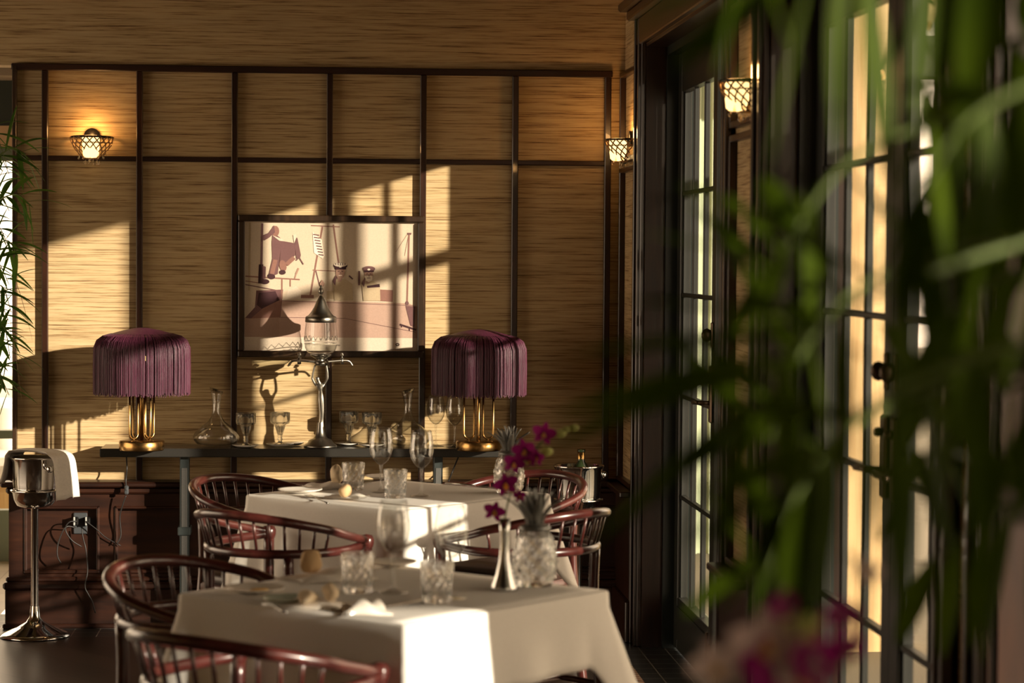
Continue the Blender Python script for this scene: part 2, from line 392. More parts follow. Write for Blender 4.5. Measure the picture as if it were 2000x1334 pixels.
for a, e in secs[:3]:
    b = MB(); b.bx(WR - .05, WR, a + .1, e - .1 if e < 9.6 else e, .0, .16, 0, .004); b.bx(WR - .035, WR, a + .1, e - .1 if e < 9.6 else e, .16, wz, 0, .004)
    b.bx(WR - .075, WR, a + .1, e - .1 if e < 9.6 else e, wz - .022, wz, 0, .004)
    TN[0] += 1; struct(b.build('trim_%d' % TN[0], MAHOG_V))

# glazed doors (15 lights each)
DN = [0]
def leaf(yh, yo, x=DP, handle=True):
    """one leaf; yh hinge edge, yo opening edge (both on the depth axis)"""
    DN[0] += 1
    d = struct(bpy.data.objects.new('door_%d' % DN[0], None)); COL.objects.link(d)
    a, e = sorted((yh, yo)); st = .085; th = .04
    g0, g1, zb, zt_ = a + st, e - st, .21, 2.13
    m = MB()
    m.bx(x, x + th, a, g0, 0.01, HD - .03, 0, .003); m.bx(x, x + th, g1, e, 0.01, HD - .03, 0, .003)
    m.bx(x, x + th, g0, g1, 0.01, zb, 0, .003); m.bx(x, x + th, g0, g1, zt_, HD - .03, 0, .003)
    m.bx(x - .006, x, a + .1, e - .1, .05, zb - .03, 0, .004)
    m.build('door_frame', DOORP, d)
    m = MB(); mw = .016
    for k in (1, 2):
        yy = g0 + (g1 - g0) * k / 3; m.bx(x + .008, x + .028, yy - mw / 2, yy + mw / 2, zb, zt_, 0, .003)
    for k in range(1, 5):
        zz = zb + (zt_ - zb) * k / 5; m.bx(x + .006, x + .03, g0, g1, zz - mw / 2, zz + mw / 2, 0, .003)
    # glazing beads round the lights
    for k in range(3):
        ya = g0 + (g1 - g0) * k / 3; yb = g0 + (g1 - g0) * (k + 1) / 3
        for j in range(5):
            z0 = zb + (zt_ - zb) * j / 5; z1 = zb + (zt_ - zb) * (j + 1) / 5
            m.bx(x + .012, x + .024, ya, ya + .012, z0, z1); m.bx(x + .012, x + .024, yb - .012, yb, z0, z1)
    m.build('glazing_bars', DOORP, d)
    m = MB(); m.bx(x + .017, x + .020, g0, g1, zb, zt_); m.build('glass_pane', PANE, d)
    if handle:
        s = 1 if yo > yh else -1; yy = yo - s * .045
        h = MB(); h.bx(x - .012, x, yy - .022, yy + .022, .93, 1.13, 0, .005); h.tube([(x, yy, 1.0), (x - .05, yy, 1.0)], .008, 8)
        h.tube(spline([(x - .05, yy, 1.0), (x - .055, yy - s * .03, 1.0), (x - .05, yy - s * .11, .995)]), .008, 8); h.ball((x - .02, yy, 1.09), .012, 10)
        h.build('door_handle', BRONZE, d)
        h = MB(); h.bx(x - .008, x, yy - .013, yy + .013, 1.19, 1.28, 0, .004); h.ball((x - .022, yy, 1.235), .02, 10, sc=(1, .6, 1.2)); h.build('deadbolt', BRONZE, d)
        h = MB(); h.bx(x - .01, x, yy - .012, yy + .012, .04, .16, 0, .004); h.tube([(x - .012, yy, .05), (x - .012, yy, .20)], .006, 8); h.build('floor_bolt', BRONZE, d)
    return d
leaf(8.94, 8.03)
leaf(6.39, 5.48); leaf(4.57, 5.48)
leaf(2.27, 3.18)
# painted teal frames in each opening
for a, e in opens:
    t = MB(); t.bx(1.29, 1.40, e - .035, e - .0, 0, HD - .012); t.bx(1.29, 1.40, a, a + .035, 0, HD - .012); t.bx(1.29, 1.40, a, e, HD - .045, HD - .012); trim(t, TEAL)

# ------------------------------------------------------------------ outdoors on the right: siding, post, beam and added light blockers
SIDING = plain('painted_siding', (.52, .60, .42), .6)
o = MB()
o.bx(1.55, 2.50, 12.0, 12.15, -.1, 3.4)
for k in range(12): o.bx(1.56 + k * .08, 1.585 + k * .08, 11.975, 12.0, -.1, 3.4, 0, .004)
tag(o.build('siding_wall', SIDING), 'pale green vertical siding outdoors seen through the far glazed door', 'wall')
o = MB(); o.bx(1.91, 2.27, 8.95, 9.2, -.1, 3.2, 0, .01)
tag(o.build('outdoor_post', PINE), 'broad knotty yellow pine post outside the second glazed door', 'post')
PORCHG = plain('porch_paint', (.10, .10, .08), .6)
o = MB(); o.bx(1.425, 3.7, -4, 11.3, 3.16, 3.24); struct(o.build('ceiling_sky_blocker', PORCHG))  # unseen roof, added to block sky light from above
o = MB(); o.bx(1.6, 3.3, 11.4, 11.6, 2.40, 2.60); o.bx(3.02, 3.14, 11.4, 11.6, -.1, 2.40); tag(o.build('porch_beam', PORCHG), 'dark beam on a post outdoors seen through the top of the second glazed door', 'beam')
# unseen posts, bars and wall, added to shape the sunlight falling in
post = MB(); post.bx(2.20, 2.255, 7.618, 7.673, 0, 2.6, 0, .004); tag(post.build('outdoor_post', TEAL), 'unseen slim post added outside the far doors to cast a shadow band', 'post')  # added out of view to cast the soft upright band on the wall
rail = MB(); rail.bx(2.26, 2.305, 4.0, 8.6, 2.005, 2.06, 0, .003); tag(rail.build('sun_blocker_rail', TEAL), 'unseen horizontal bar added outside the glazed doors to cast a diagonal shadow', 'rail')  # added out of view to cast the slanting band on wall and lampshades
colm = MB(); colm.bx(2.40, 2.63, 6.69, 6.88, 0, 3.1, 0, .01); tag(colm.build('sun_blocker_column', SIDING), 'unseen square column added outside the wall between the door pairs to block sun', 'column')  # added out of view to keep part of the back wall unlit
scr = MB(); scr.bx(1.50, 3.4, 2.93, 2.97, 1.42, 1.55, 0, .004); scr.bx(1.50, 1.54, 2.93, 2.97, -.05, 1.42); scr.bx(3.36, 3.4, 2.93, 2.97, -.05, 1.42)
tag(scr.build('sun_blocker_rail', TEAL), 'unseen bar added outdoors by the nearest door to shade a band of the front table', 'rail')  # added out of view so its shadow crosses the front tabletop
col2 = MB(); col2.bx(2.4, 2.62, 1.65, 2.0, 0, 3.1, 0, .01); fen = MB(); fen.bx(2.9, 3.0, -3.2, -.50, -.05, 2.3, 0, .01); tag(fen.build('sun_blocker_wall', SIDING), 'unseen wall added outdoors beside the opening nearest the camera to keep sun off the palm', 'wall')  # wall added out of view to stop sun reaching the foreground palm
tag(col2.build('sun_blocker_column', SIDING), 'unseen square column added outside the nearest door to block sun', 'column')  # added out of view to cut the sun coming through the nearest opening
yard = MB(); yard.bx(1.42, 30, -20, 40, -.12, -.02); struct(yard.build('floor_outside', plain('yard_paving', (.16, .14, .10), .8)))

# ---- other walls, and the glazed end of the room beyond the opening on the left
w = MB(); w.bx(-3.5, -3.4, -3, 6.5, 0, 3.1); w.bx(-3.5, -3.4, 6.5, 9.62, 2.2, 3.1); struct(w.build('wall_left', GRASS_S))
w = MB(); w.bx(-3.4, 1.42, -3.1, -3, 0, 3.1); struct(w.build('wall_behind', GRASS_S))
YL = 11.6
wd = struct(bpy.data.objects.new('window_1', None)); COL.objects.link(wd)
GREENP = plain('green_paint', (.12, .15, .10), .45)
w = MB(); w.bx(-3.4, -1.0, YL, YL + .08, 0, .25); w.bx(-3.4, -1.0, YL, YL + .08, .60, .64); w.bx(-3.4, -1.0, YL, YL + .08, 1.95, 2.02); w.bx(-1.72, -1.66, YL, YL + .08, .25, 2.0); w.bx(-2.6, -2.5, YL, YL + .08, .25, 2.0); w.build('window_frame', GREENP, wd)
w = MB(); w.bx(-3.4, -1.0, YL + .03, YL + .036, .25, 1.95); w.build('glass_pane', PANE, wd)
w = MB(); w.bx(-3.4, -1.0, YL, YL + .1, 2.02, 2.12, 0); w.bx(-3.4, -1.0, YL - .3, YL + .1, 2.34, 2.46, 1); w.bx(-3.4, -1.0, YL + .02, YL + .1, 2.12, 2.34, 2); w.bx(-3.4, -1.0, YL + .02, YL + .1, 2.46, 3.1, 2)  # dark bands by the beam: ceiling shadow put into the wall colour
struct(w.build('wall_far', [plain('tan_paint', (.55, .38, .22), .7), plain('beam_paint', (.35, .28, .2), .7), plain('dark_green_shadow', (.02, .03, .02), .6)]))
w = MB(); w.bx(-1.1, -1.0, 9.76, YL, 0, 3.1); struct(w.build('wall_alcove', GRASS_S))
w = MB(); w.bx(-3.4, -1.0, 9.76, YL + .1, 3.1, 3.2); w.bx(-3.5, -3.4, 9.62, YL + .1, 0, 3.1); struct(w.build('ceiling_alcove', plain('alcove_paint', (.10, .08, .05), .8)))
sofa = thing('outdoor_sofa', 'tan cushioned outdoor seat beyond the green window at the left edge', 'sofa', (-1.9, 12.6, 0))
w = MB(); w.bx(-.7, .7, -.35, .35, .08, .30, 0, .03); w.build('base', PINE, sofa)
w = MB(); w.bx(-.68, .68, -.36, .2, .30, .45, 0, .04); w.build('seat_cushion', LINEN, sofa); w = MB(); w.bx(-.68, .68, .2, .36, .30, .72, 0, .05); w.build('back_cushion', LINEN, sofa)
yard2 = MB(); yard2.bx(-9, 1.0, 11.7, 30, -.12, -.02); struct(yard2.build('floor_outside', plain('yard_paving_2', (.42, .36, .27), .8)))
# ------------------------------------------------------------------ side table against the back wall
TZ = .735   # its top
tl = at(195, 876, TZ); trr = at(985, 877, TZ); yf = (tl.y + trr.y) / 2
ct = thing('console_table', 'long black steel and dark-topped table against the wall under the framed picture', 'table', ((tl.x + trr.x) / 2, yf + .2, 0))
L = trr.x - tl.x; hx = L / 2; hy = min(.2, (WB - .035 - yf) / 2); cyy = yf + hy; ct.location.y = cyy; hy_t = hy
m = MB(); m.bx(-hx, hx, -hy, hy, TZ - .034, TZ, 0, .003); m.build('tabletop', plain('dark_tabletop', (.030, .028, .025), .22), ct)
for px in (347, 866):
    for sy in (-1, 1):
        X = at(px, 892, TZ).x - ct.location.x; Y = sy * (hy - .06) if sy < 0 else hy - .12
        m = MB(); m.bx(X - .018, X + .018, Y - .018, Y + .018, 0, TZ - .034, 0, .003); lg = m.build('leg', STEEL, ct)
        m = MB(); m.bx(X - .010, X + .012, Y - .021, Y - .017, .06, TZ - .08, 0, .001); m.build('leg_insert', STEEL_L, lg)
        m = MB(); m.bx(X - .026, X + .026, Y - .026, Y + .026, .385, .42, 0, .004); m.build('collar', STEEL, lg)
    m = MB(); m.bx(X - .015, X + .015, -hy + .06, hy - .12, TZ - .07, TZ - .034); m.build('cross_bar', STEEL, ct)

# ------------------------------------------------------------------ fringed lamps
def make_lamp(name, label, loc, rz):
    t = thing(name, label, 'lamp', loc, rz, 'fringed table lamps')
    m = MB(); m.lathe([(0, 0), (.086, 0), (.088, .004), (.088, .034), (.085, .038), (.06, .040), (0, .040)], 48); m.build('base', BRASS, t)
    top = .30
    for k in range(4):
        a = 2 * PI * k / 4 + .35; ca, sa = math.cos(a), math.sin(a)
        # hairpin: an upright loop of bent rod
        r0, r1 = .018, .058
        P = [(r0 * ca, r0 * sa, top)] + [(r0 * ca, r0 * sa, .07)]
        mid = (r0 + r1) / 2; hr = (r1 - r0) / 2
        P += [((mid - hr * math.cos(q)) * ca, (mid - hr * math.cos(q)) * sa, .066 - hr * math.sin(q)) for q in [PI * j / 8 for j in range(9)]]
        P += [(r1 * ca, r1 * sa, top)]
        m = MB(); m.tube(P, .0042, 8); m.tube([(mid * ca, mid * sa, .038), (mid * ca, mid * sa, .05)], .004, 8); m.build('hairpin_rod', BRASS, t)
    m = MB(); m.tube([(0, 0, .04), (0, 0, .33)], .008, 10); m.tube([(0, 0, .30), (0, 0, .345)], .016, 12); m.build('stem', BRASS, t)
    m = MB(); m.lathe([(.001, .385), (.012, .378), (.016, .360), (.012, .340), (.008, .32)], 16)
    m.build('bulb', WARM, t)
    # wire frame dome with silk, then long fringe strands
    sh = MB(); n = 240; q = random.Random(3)
    prof = [(.010, .480), (.03, .478), (.07, .470), (.11, .459), (.140, .448), (.160, .436), (.172, .418), (.176, .400)]
    def dent(a, z, j): return 1 + .012 * math.sin(a * 57 + j) * (j / 5)
    sh.lathe(prof, n, dent=dent); shade = sh.build('lamp_shade', PLUM, t)
    fr = MB()
    for layer, rad0 in ((0, .186), (1, .180)):
        nn = 320
        for k in range(nn):
            a = 2 * PI * (k + .5 * layer) / nn + q.uniform(-.004, .004)
            zt2 = .412; L2 = .198 + q.uniform(-.008, .010); w_ = .0021
            pts = []
            sway = q.uniform(-.004, .004); dr_ = q.uniform(-.002, .0015)
            path_ = [(.120, .457), (.150, .449), (.174, .431), (.1855, .402), (.187, .33), (.186, .226 - q.uniform(-.006, .008))]
            for j, (rp_, zp_) in enumerate(path_):
                u = j / 5; pts.append((a + sway * u + q.uniform(-.002, .002) * u, (rp_ + dr_) * (1 if layer == 0 else .97), zp_ - .004 * layer))
            if layer == 0 and q.random() < .12: continue
            vs = []
            for (aa, rr, z) in pts:
                for s_ in (-1, 1): vs.append((rr * math.cos(aa) - s_ * w_ * math.sin(aa), rr * math.sin(aa) + s_ * w_ * math.cos(aa), z))
                vs.append(((rr + .002) * math.cos(aa), (rr + .002) * math.sin(aa), z))
            fs = []
            for j in range(5):
                o_ = j * 3; fs += [(o_, o_ + 2, o_ + 5, o_ + 3), (o_ + 2, o_ + 1, o_ + 4, o_ + 5), (o_ + 1, o_, o_ + 3, o_ + 4)]
            fr.add(vs, fs)
    fr.build('fringe', PLUM, shade)
    li = bpy.data.lights.new('bulb_light', 'POINT'); li.energy = .6; li.color = (1, .55, .2); li.shadow_soft_size = .02
    lo = bpy.data.objects.new('bulb_light', li); COL.objects.link(lo); lo.parent = t; lo.location = (0, 0, .37)
    return t
pl = at(277, 868, TZ); pr = at(935, 869, TZ)
LY = WB - .33
lampL = make_lamp('fringed_table_lamp', 'plum fringed brass lamp on the left end of the console table', (pl.x, LY, TZ), .35)
xr = atd(935, 800, LY).x
lampR = dup(lampL, (xr, LY, TZ), -.4, 'plum fringed brass lamp beside two wine glasses right of the framed picture')
lampL.location.x = atd(277, 800, LY).x

# cords, inline switch and outlet
def cord(name, label, pts, r=.003, mat=CORD, cat='cord'):
    m = MB(); m.tube(spline(pts, 6), r, 6); return tag(m.build(name, mat), label, cat)
def wp(px, py, off=.09): 
    v = atd(px, py, WB - off); return (v.x, v.y, v.z)
cord('power_cord', 'black cord hanging from the left lamp down to the floor', [wp(247, 893, .12), wp(248, 915, .11), wp(246, 935, .135), wp(246, 950, .135)])
cord('power_cord', 'thin black cord below the inline switch in front of the wainscot', [wp(246, 968, .135), wp(240, 985, .13), wp(234, 1010, .12), wp(236, 1045, .11), wp(228, 1063, .11)])
sw = MB(); v = wp(247, 957, .135); sw.box(v, (.017, .014, .036), 0, 0, .004); sw.box((v[0], v[1] - .008, v[2] + .005), (.009, .005, .012), 0, 0, .002)
tag(sw.build('cord_switch', PLASTIC), 'small grey inline switch on the cord under the left lamp', 'switch')
ou = thing('wall_outlet', 'black electrical outlet with plugs on the left wainscot panel', 'outlet', (0, 0, 0))
v = wp(157, 1022, .056); m = MB(); m.box((v[0], v[1], v[2]), (.055, .010, .085), 0, 0, .003); m.build('outlet_plate', PLASTIC, ou)
for dx in (-9, 14):
    v = wp(157 + dx, 1018, .075); m = MB(); m.box(v, (.022, .035, .034), 0, 0, .005); m.build('plug', IRON, ou)
    v = wp(157 + dx - 3, 1018, .094); m = MB(); m.box(v, (.007, .004, .034), 0, 0, .001); m.build('plug_label', plain('grey_label', (.35, .36, .34), .5), ou)
cord('power_cord', 'cord looping left from the outlet on the wainscot', [wp(150, 1018, .10), wp(135, 1020, .11), wp(128, 1035, .11), wp(140, 1055, .11), wp(160, 1068, .10)], .0028)
cord('power_cord', 'long cord drooping from the outlet to the skirting', [wp(147, 1030, .10), wp(128, 1030, .12), wp(114, 1060, .12), wp(112, 1085, .12), wp(119, 1100, .11)], .0028)
cord('power_cord', 'thin cord running from the outlet down over the skirting to the floor', [wp(160, 1032, .10), wp(162, 1050, .10), wp(168, 1075, .10), wp(171, 1115, .135), wp(166, 1145, .145), wp(172, 1160, .145), wp(180, 1175, .145), wp(186, 1197, .14)], .0028)
cord('power_cord', 'straight thin cord stretched right from the outlet', [wp(168, 1018, .10), wp(190, 1035, .10), wp(207, 1050, .10), wp(236, 1066, .10)], .0022)
cord('power_cord', 'black cord slanting down behind the right lamp under the console table', [wp(895, 893, .09), wp(890, 905, .08), wp(882, 925, .07), wp(876, 940, .14)], .003)

# ------------------------------------------------------------------ framed picture
fx0, fx1 = pxx(466), pxx(828); fz1, fz0 = atd(640, 421, WB).z, atd(640, 697, WB).z
pic = thing('framed_picture', 'dark wooden framed sepia boat print glazed with glass on the grasscloth wall', 'picture', ((fx0 + fx1) / 2, WB - .035, (fz0 + fz1) / 2))
hx, hz = (fx1 - fx0) / 2, (fz1 - fz0) / 2; fwid = .026
m = MB()
for (a, b_, c_, d_) in ((-hx, hx, hz - fwid, hz), (-hx, hx, -hz, -hz + fwid)): m.bx(a, b_, -.018, .03, c_, d_, 0, .004)
for (a, b_) in ((-hx, -hx + fwid), (hx - fwid, hx)): m.bx(a, b_, -.018, .03, -hz + fwid, hz - fwid, 0, .004)
m.build('picture_frame', FRAMEW, pic)
ix, iz = hx - fwid, hz - fwid
def gradmat(name, c): return plain(name, c, .7, spec=.2)
PC = {'sky': (.64, .52, .39), 'deck': (.46, .30, .23), 'pale': (.70, .58, .46), 'dark': (.06, .025, .03), 'mid': (.17, .085, .085), 'skin': (.40, .24, .18), 'shirt': (.52, .40, .26), 'wood': (.28, .14, .11), 'white': (.88, .76, .62), 'hull': (.50, .33, .26)}
PM = list(PC); pmats = [gradmat('print_' + k, PC[k]) for k in PM]
m = MB()
# print coordinates: the 1668x1334 zoom of region (440,400)-(840,720); sheet spans x 165..1520, y 115..1205
def q2(p): return (-ix + (p[0] - 160) / (1515 - 160) * 2 * ix, iz - (p[1] - 118) / (1205 - 118) * 2 * iz)
lay = [0]
def pg(poly, c):
    lay[0] += 1; y = .004 - lay[0] * .00004
    pts = [q2(p) for p in poly]; n = len(pts)
    m.add([(x, y, z) for x, z in pts], [tuple(range(n))], PM.index(c), False)
def lnp(a, b_, wd, c):
    a = Vector(a); b_ = Vector(b_); d = (b_ - a).normalized(); nn = Vector((-d.y, d.x)) * wd / 2
    pg([a + nn, b_ + nn, b_ - nn, a - nn], c)
def ell(cx, cy_, rx, ry, c, n=18, rot=0):
    pg([(cx + rx * math.cos(2 * PI * k / n) * math.cos(rot) - ry * math.sin(2 * PI * k / n) * math.sin(rot), cy_ + rx * math.cos(2 * PI * k / n) * math.sin(rot) + ry * math.sin(2 * PI * k / n) * math.cos(rot)) for k in range(n)], c)
m.bx(-ix - .004, ix + .004, .004, .010, -iz - .004, iz + .004, PM.index('sky'))
pg([(160, 1090), (1515, 1095), (1515, 1205), (160, 1205)], 'pale')
pg([(160, 930), (450, 780), (1440, 800), (1515, 830), (1515, 1095), (160, 1090)], 'deck')
pg([(450, 785), (1420, 815), (1500, 1090), (430, 1090), (430, 920)], 'hull')
pg([(250, 700), (460, 690), (440, 920), (200, 935), (165, 930), (240, 840)], 'mid'); pg([(270, 720), (400, 705), (440, 800), (300, 860), (255, 820)], 'dark')
pg([(300, 850), (450, 770), (436, 925), (210, 935)], 'wood'); 
pg([(500, 690), (560, 660), (600, 700), (600, 770), (480, 770)], 'pale'); pg([(735, 665), (790, 660), (800, 770), (725, 770)], 'pale')
pg([(600, 735), (700, 735), (700, 762), (598, 762)], 'wood'); pg([(800, 700), (870, 700), (870, 770), (800, 765)], 'shirt'); pg([(1130, 680), (1320, 690), (1320, 790), (1150, 780)], 'wood')
for a, b_, wd, c in [((295, 135), (288, 640), 18, 'mid'), ((200, 130), (195, 700), 16, 'shirt'), ((165, 580), (590, 606), 12, 'wood'), ((450, 600), (450, 770), 12, 'wood'), ((515, 605), (515, 665), 10, 'wood'),
                    ((675, 150), (900, 160), 9, 'wood'), ((765, 160), (672, 740), 13, 'wood'), ((850, 140), (895, 480), 12, 'wood'), ((690, 525), (870, 532), 7, 'wood'), ((715, 530), (745, 655), 9, 'mid'),
                    ((1445, 205), (1432, 800), 13, 'wood'), ((1435, 210), (1340, 370), 3, 'wood'), ((1440, 230), (1410, 400), 3, 'wood'), ((450, 785), (1480, 820), 4, 'mid'), ((430, 925), (950, 930), 4, 'mid'), ((950, 932), (1505, 1045), 4, 'mid'),
                    ((1375, 980), (1505, 1025), 16, 'dark'), ((1385, 985), (1390, 1005), 8, 'dark'), ((1450, 1010), (1452, 1035), 8, 'dark'), ((165, 620), (300, 640), 8, 'wood'), ((165, 650), (420, 700), 9, 'mid'), ((560, 560), (580, 510), 14, 'skin'), ((550, 600), (562, 555), 10, 'skin')]:
    lnp(a, b_, wd, c)
pg([(1420, 822), (1498, 828), (1490, 1000), (1460, 990)], 'mid'); pg([(1430, 205), (1465, 205), (1460, 222), (1435, 222)], 'mid'); ell(1432, 800, 14, 18, 'mid')
pg([(270, 480), (305, 480), (310, 640), (265, 640)], 'dark'); ell(315, 625, 38, 22, 'dark'); pg([(300, 490), (325, 500), (322, 600), (300, 600)], 'mid')
# striped pennant
pg([(688, 205), (760, 270), (782, 400), (770, 430), (730, 400), (700, 380)], 'white')
for k in range(8): lnp((692 + k * 6, 225 + k * 24), (740 + k * 5, 232 + k * 24), 10, 'mid')
# figure on the rail, seen from behind
pg([(375, 235), (400, 225), (470, 285), (552, 300), (555, 400), (480, 480), (430, 500), (440, 350), (418, 560), (340, 595), (375, 430), (370, 300)], 'mid')
lnp((388, 160), (392, 240), 26, 'mid'); ell(398, 200, 30, 45, 'wood')
pg([(388, 150), (345, 215), (300, 235), (282, 250), (310, 280), (350, 255), (395, 210)], 'mid'); pg([(375, 235), (450, 265), (470, 285), (430, 280)], 'pale')
pg([(545, 250), (570, 255), (598, 400), (590, 430), (562, 430), (552, 330)], 'mid'); lnp((588, 425), (618, 478), 9, 'mid'); lnp((575, 430), (560, 445), 8, 'mid'); pg([(536, 230), (560, 225), (562, 250), (545, 300)], 'pale')
ell(458, 490, 28, 48, 'wood', rot=-.2); ell(455, 545, 25, 20, 'dark'); ell(368, 580, 30, 24, 'dark', rot=.3)
lnp((400, 440), (372, 560), 34, 'wood'); lnp((545, 420), (485, 480), 34, 'wood')
# two seafarers in peaked caps
for (cx, cy_, s_, beard) in ((907, 545, 1.0, False), (1130, 565, .92, True)):
    pg([(cx - 60 * s_, cy_ + 75 * s_), (cx - 20 * s_, cy_ + 50 * s_), (cx + 40 * s_, cy_ + 55 * s_), (cx + 95 * s_, cy_ + 95 * s_), (cx + 100 * s_, cy_ + 235 * s_), (cx - 45 * s_, cy_ + 235 * s_)], 'shirt')
    pg([(cx - 25 * s_, cy_ + 40 * s_), (cx + 20 * s_, cy_ + 40 * s_), (cx + 5 * s_, cy_ + 75 * s_), (cx - 20 * s_, cy_ + 80 * s_)], 'skin')
    ell(cx, cy_, 37 * s_, 52 * s_, 'skin'); 
    if beard: pg([(cx - 34, cy_ + 5), (cx + 30, cy_ + 5), (cx + 26, cy_ + 45), (cx, cy_ + 58), (cx - 26, cy_ + 45)], 'white'); 
    lnp((cx - 22 * s_, cy_ - 10), (cx - 8 * s_, cy_ - 12), 6, 'dark'); lnp((cx + 8 * s_, cy_ - 12), (cx + 22 * s_, cy_ - 10), 6, 'dark'); lnp((cx, cy_ - 8), (cx + 3, cy_ + 12), 5, 'mid'); lnp((cx - 14 * s_, cy_ + 24), (cx + 14 * s_, cy_ + 23), 6, 'mid' if beard else 'white')
    ell(cx + 1, cy_ - 58 * s_, 54 * s_, 26 * s_, 'mid' if beard else 'dark'); 
    if not beard: 
        ell(cx, cy_ - 66, 50, 16, 'white')
        for k in range(-2, 3): lnp((cx + k * 18, cy_ - 80), (cx + k * 18, cy_ - 62), 6, 'dark')
    pg([(cx - 44 * s_, cy_ - 45 * s_), (cx + 46 * s_, cy_ - 45 * s_), (cx + 42 * s_, cy_ - 28 * s_), (cx - 40 * s_, cy_ - 25 * s_)], 'dark'); ell(cx, cy_ - 52 * s_, 12 * s_, 9 * s_, 'white')
    pg([(cx - 62 * s_, cy_ + 75 * s_), (cx - 35 * s_, cy_ + 20 * s_), (cx - 28 * s_, cy_ + 35 * s_), (cx - 40 * s_, cy_ + 110 * s_)], 'mid')
pg([(1115, 655), (1215, 638), (1218, 665), (1118, 672)], 'dark'); lnp((1055, 530), (1055, 650), 16, 'mid'); pg([(745, 640), (765, 605), (785, 640), (775, 665), (750, 665)], 'skin')
lnp((975, 570), (1005, 600), 12, 'mid')
ell(1358, 1150, 16, 13, 'dark'); ell(1358, 1150, 9, 6, 'pale')
m.build('print', pmats, pic)
m = MB(); m.bx(-ix - .003, ix + .003, -.004, -.002, -iz - .003, iz + .003); m.build('picture_glass', PRINTGLASS, pic)
def text(s_, px, py, size, mat, parent, y=.0005):
    cu = bpy.data.curves.new('lettering', 'FONT'); cu.body = s_; cu.size = size; cu.align_x = 'CENTER'
    to = bpy.data.objects.new('lettering', cu); COL.objects.link(to)
    dg = bpy.context.evaluated_depsgraph_get(); me = bpy.data.meshes.new_from_object(to.evaluated_get(dg)); bpy.data.objects.remove(to)
    o = bpy.data.objects.new('lettering', me); me.materials.clear(); me.materials.append(mat); COL.objects.link(o); o.parent = parent
    x, z = q2((px, py)); o.location = (x, y, z); o.rotation_euler = (PI / 2, 0, 0); return o
text('PRINTED IN U.S.A.', 1350, 1196, .006, pmats[PM.index('mid')], pic)
text('nos', 893, 1163, .011, pmats[PM.index('dark')], pic)

# ------------------------------------------------------------------ pewter fountain
ft_loc = (atd(626, 800, WB - .19).x, WB - .19, TZ)
ft = thing('absinthe_fountain', 'pewter and glass fountain with four spigots held by a figure on the console table', 'fountain', ft_loc)
m = MB(); m.lathe([(0, 0), (.066, 0), (.067, .006), (.062, .012), (.052, .018), (.045, .030), (.030, .036), (.022, .046), (.017, .064), (.014, .085), (.012, .10)], 40); m.build('base', PEWTER, ft)
# figure: a continuous skinned body with raised arms
me = bpy.data.meshes.new('figure')
V = [(0, 0, .07), (.003, 0, .105), (.005, -.001, .14), (.003, 0, .17), (.001, 0, .198), (0, 0, .222), (-.003, 0, .246), (-.006, 0, .258), (-.013, -.001, .272), (-.014, -.001, .284), (-.022, 0, .252), (-.034, 0, .275), (-.030, 0, .30), (-.022, 0, .330), (.014, 0, .252), (.028, 0, .275), (.027, 0, .30), (.022, 0, .330)]
E = [(0, 1), (1, 2), (2, 3), (3, 4), (4, 5), (5, 6), (6, 7), (7, 8), (8, 9), (6, 10), (10, 11), (11, 12), (12, 13), (6, 14), (14, 15), (15, 16), (16, 17)]
rad = [.018, .011, .012, .0145, .0155, .0095, .013, .006, .010, .009, .0055, .0045, .0042, .004, .0055, .0045, .0042, .004]
me.from_pydata(V, E, []); me.update(); fig = bpy.data.objects.new('figure', me); COL.objects.link(fig); fig.parent = ft
sk = fig.modifiers.new('skin', 'SKIN')
for i, sv in enumerate(me.skin_vertices[0].data): sv.radius = (rad[i], rad[i])
me.skin_vertices[0].data[0].use_root = True
fig.modifiers.new('sub', 'SUBSURF').levels = 2; fig.modifiers['sub'].render_levels = 2; me.materials.append(PEWTER)
m = MB(); m.lathe([(0, .325), (.018, .326), (.026, .334), (.024, .345), (.014, .350), (.026, .358), (.040, .366), (.042, .372), (0, .374)], 32); m.build('tap_hub', PEWTER, ft)
for k, a in enumerate((.25, PI - .3, PI + .15, -PI / 2 + .25)):
    ca, sa = math.cos(a), math.sin(a); m = MB()
    m.tube(spline([(.02 * ca, .02 * sa, .342), (.06 * ca, .06 * sa, .345), (.095 * ca, .095 * sa, .347), (.118 * ca, .118 * sa, .343), (.132 * ca, .132 * sa, .325)], 6), [.0045] * 18 + [.0035] * 7, 8)
    m.tube([(.088 * ca, .088 * sa, .332), (.088 * ca, .088 * sa, .358)], .006, 8); tp = m.build('spigot', PEWTER, ft)
    m = MB(); m.tube([(.088 * ca, .088 * sa, .355), (.088 * ca, .088 * sa, .366)], .0025, 6)
    for d in (-1, 0, 1): m.ball((.088 * ca - .006 * d * sa, .088 * sa + .006 * d * ca, .369 + (.005 if d == 0 else 0)), .005, 8)
    m.build('spigot_handle', PEWTER, tp)
m = MB(); m.lathe([(.020, .374), (.048, .378), (.056, .384), (.063, .40), (.0655, .425), (.0645, .46), (.061, .49), (.060, .505)], 40); gl = m.build('glass_globe', GLASS, ft)
m = MB(); 
m.lathe([(.0658, .412), (.0666, .414), (.0658, .416)], 40); m.lathe([(.0662, .424), (.067, .426), (.0662, .428)], 40)
for k in range(20):
    a = 2 * PI * k / 20; b2 = a + PI / 20
    m.tube([(.0664 * math.cos(a), .0664 * math.sin(a), .430), (.0656 * math.cos(b2), .0656 * math.sin(b2), .446), (.0664 * math.cos(b2 + PI / 20), .0664 * math.sin(b2 + PI / 20), .430)], .0011, 5)
m.build('etched_band', CUT, gl)
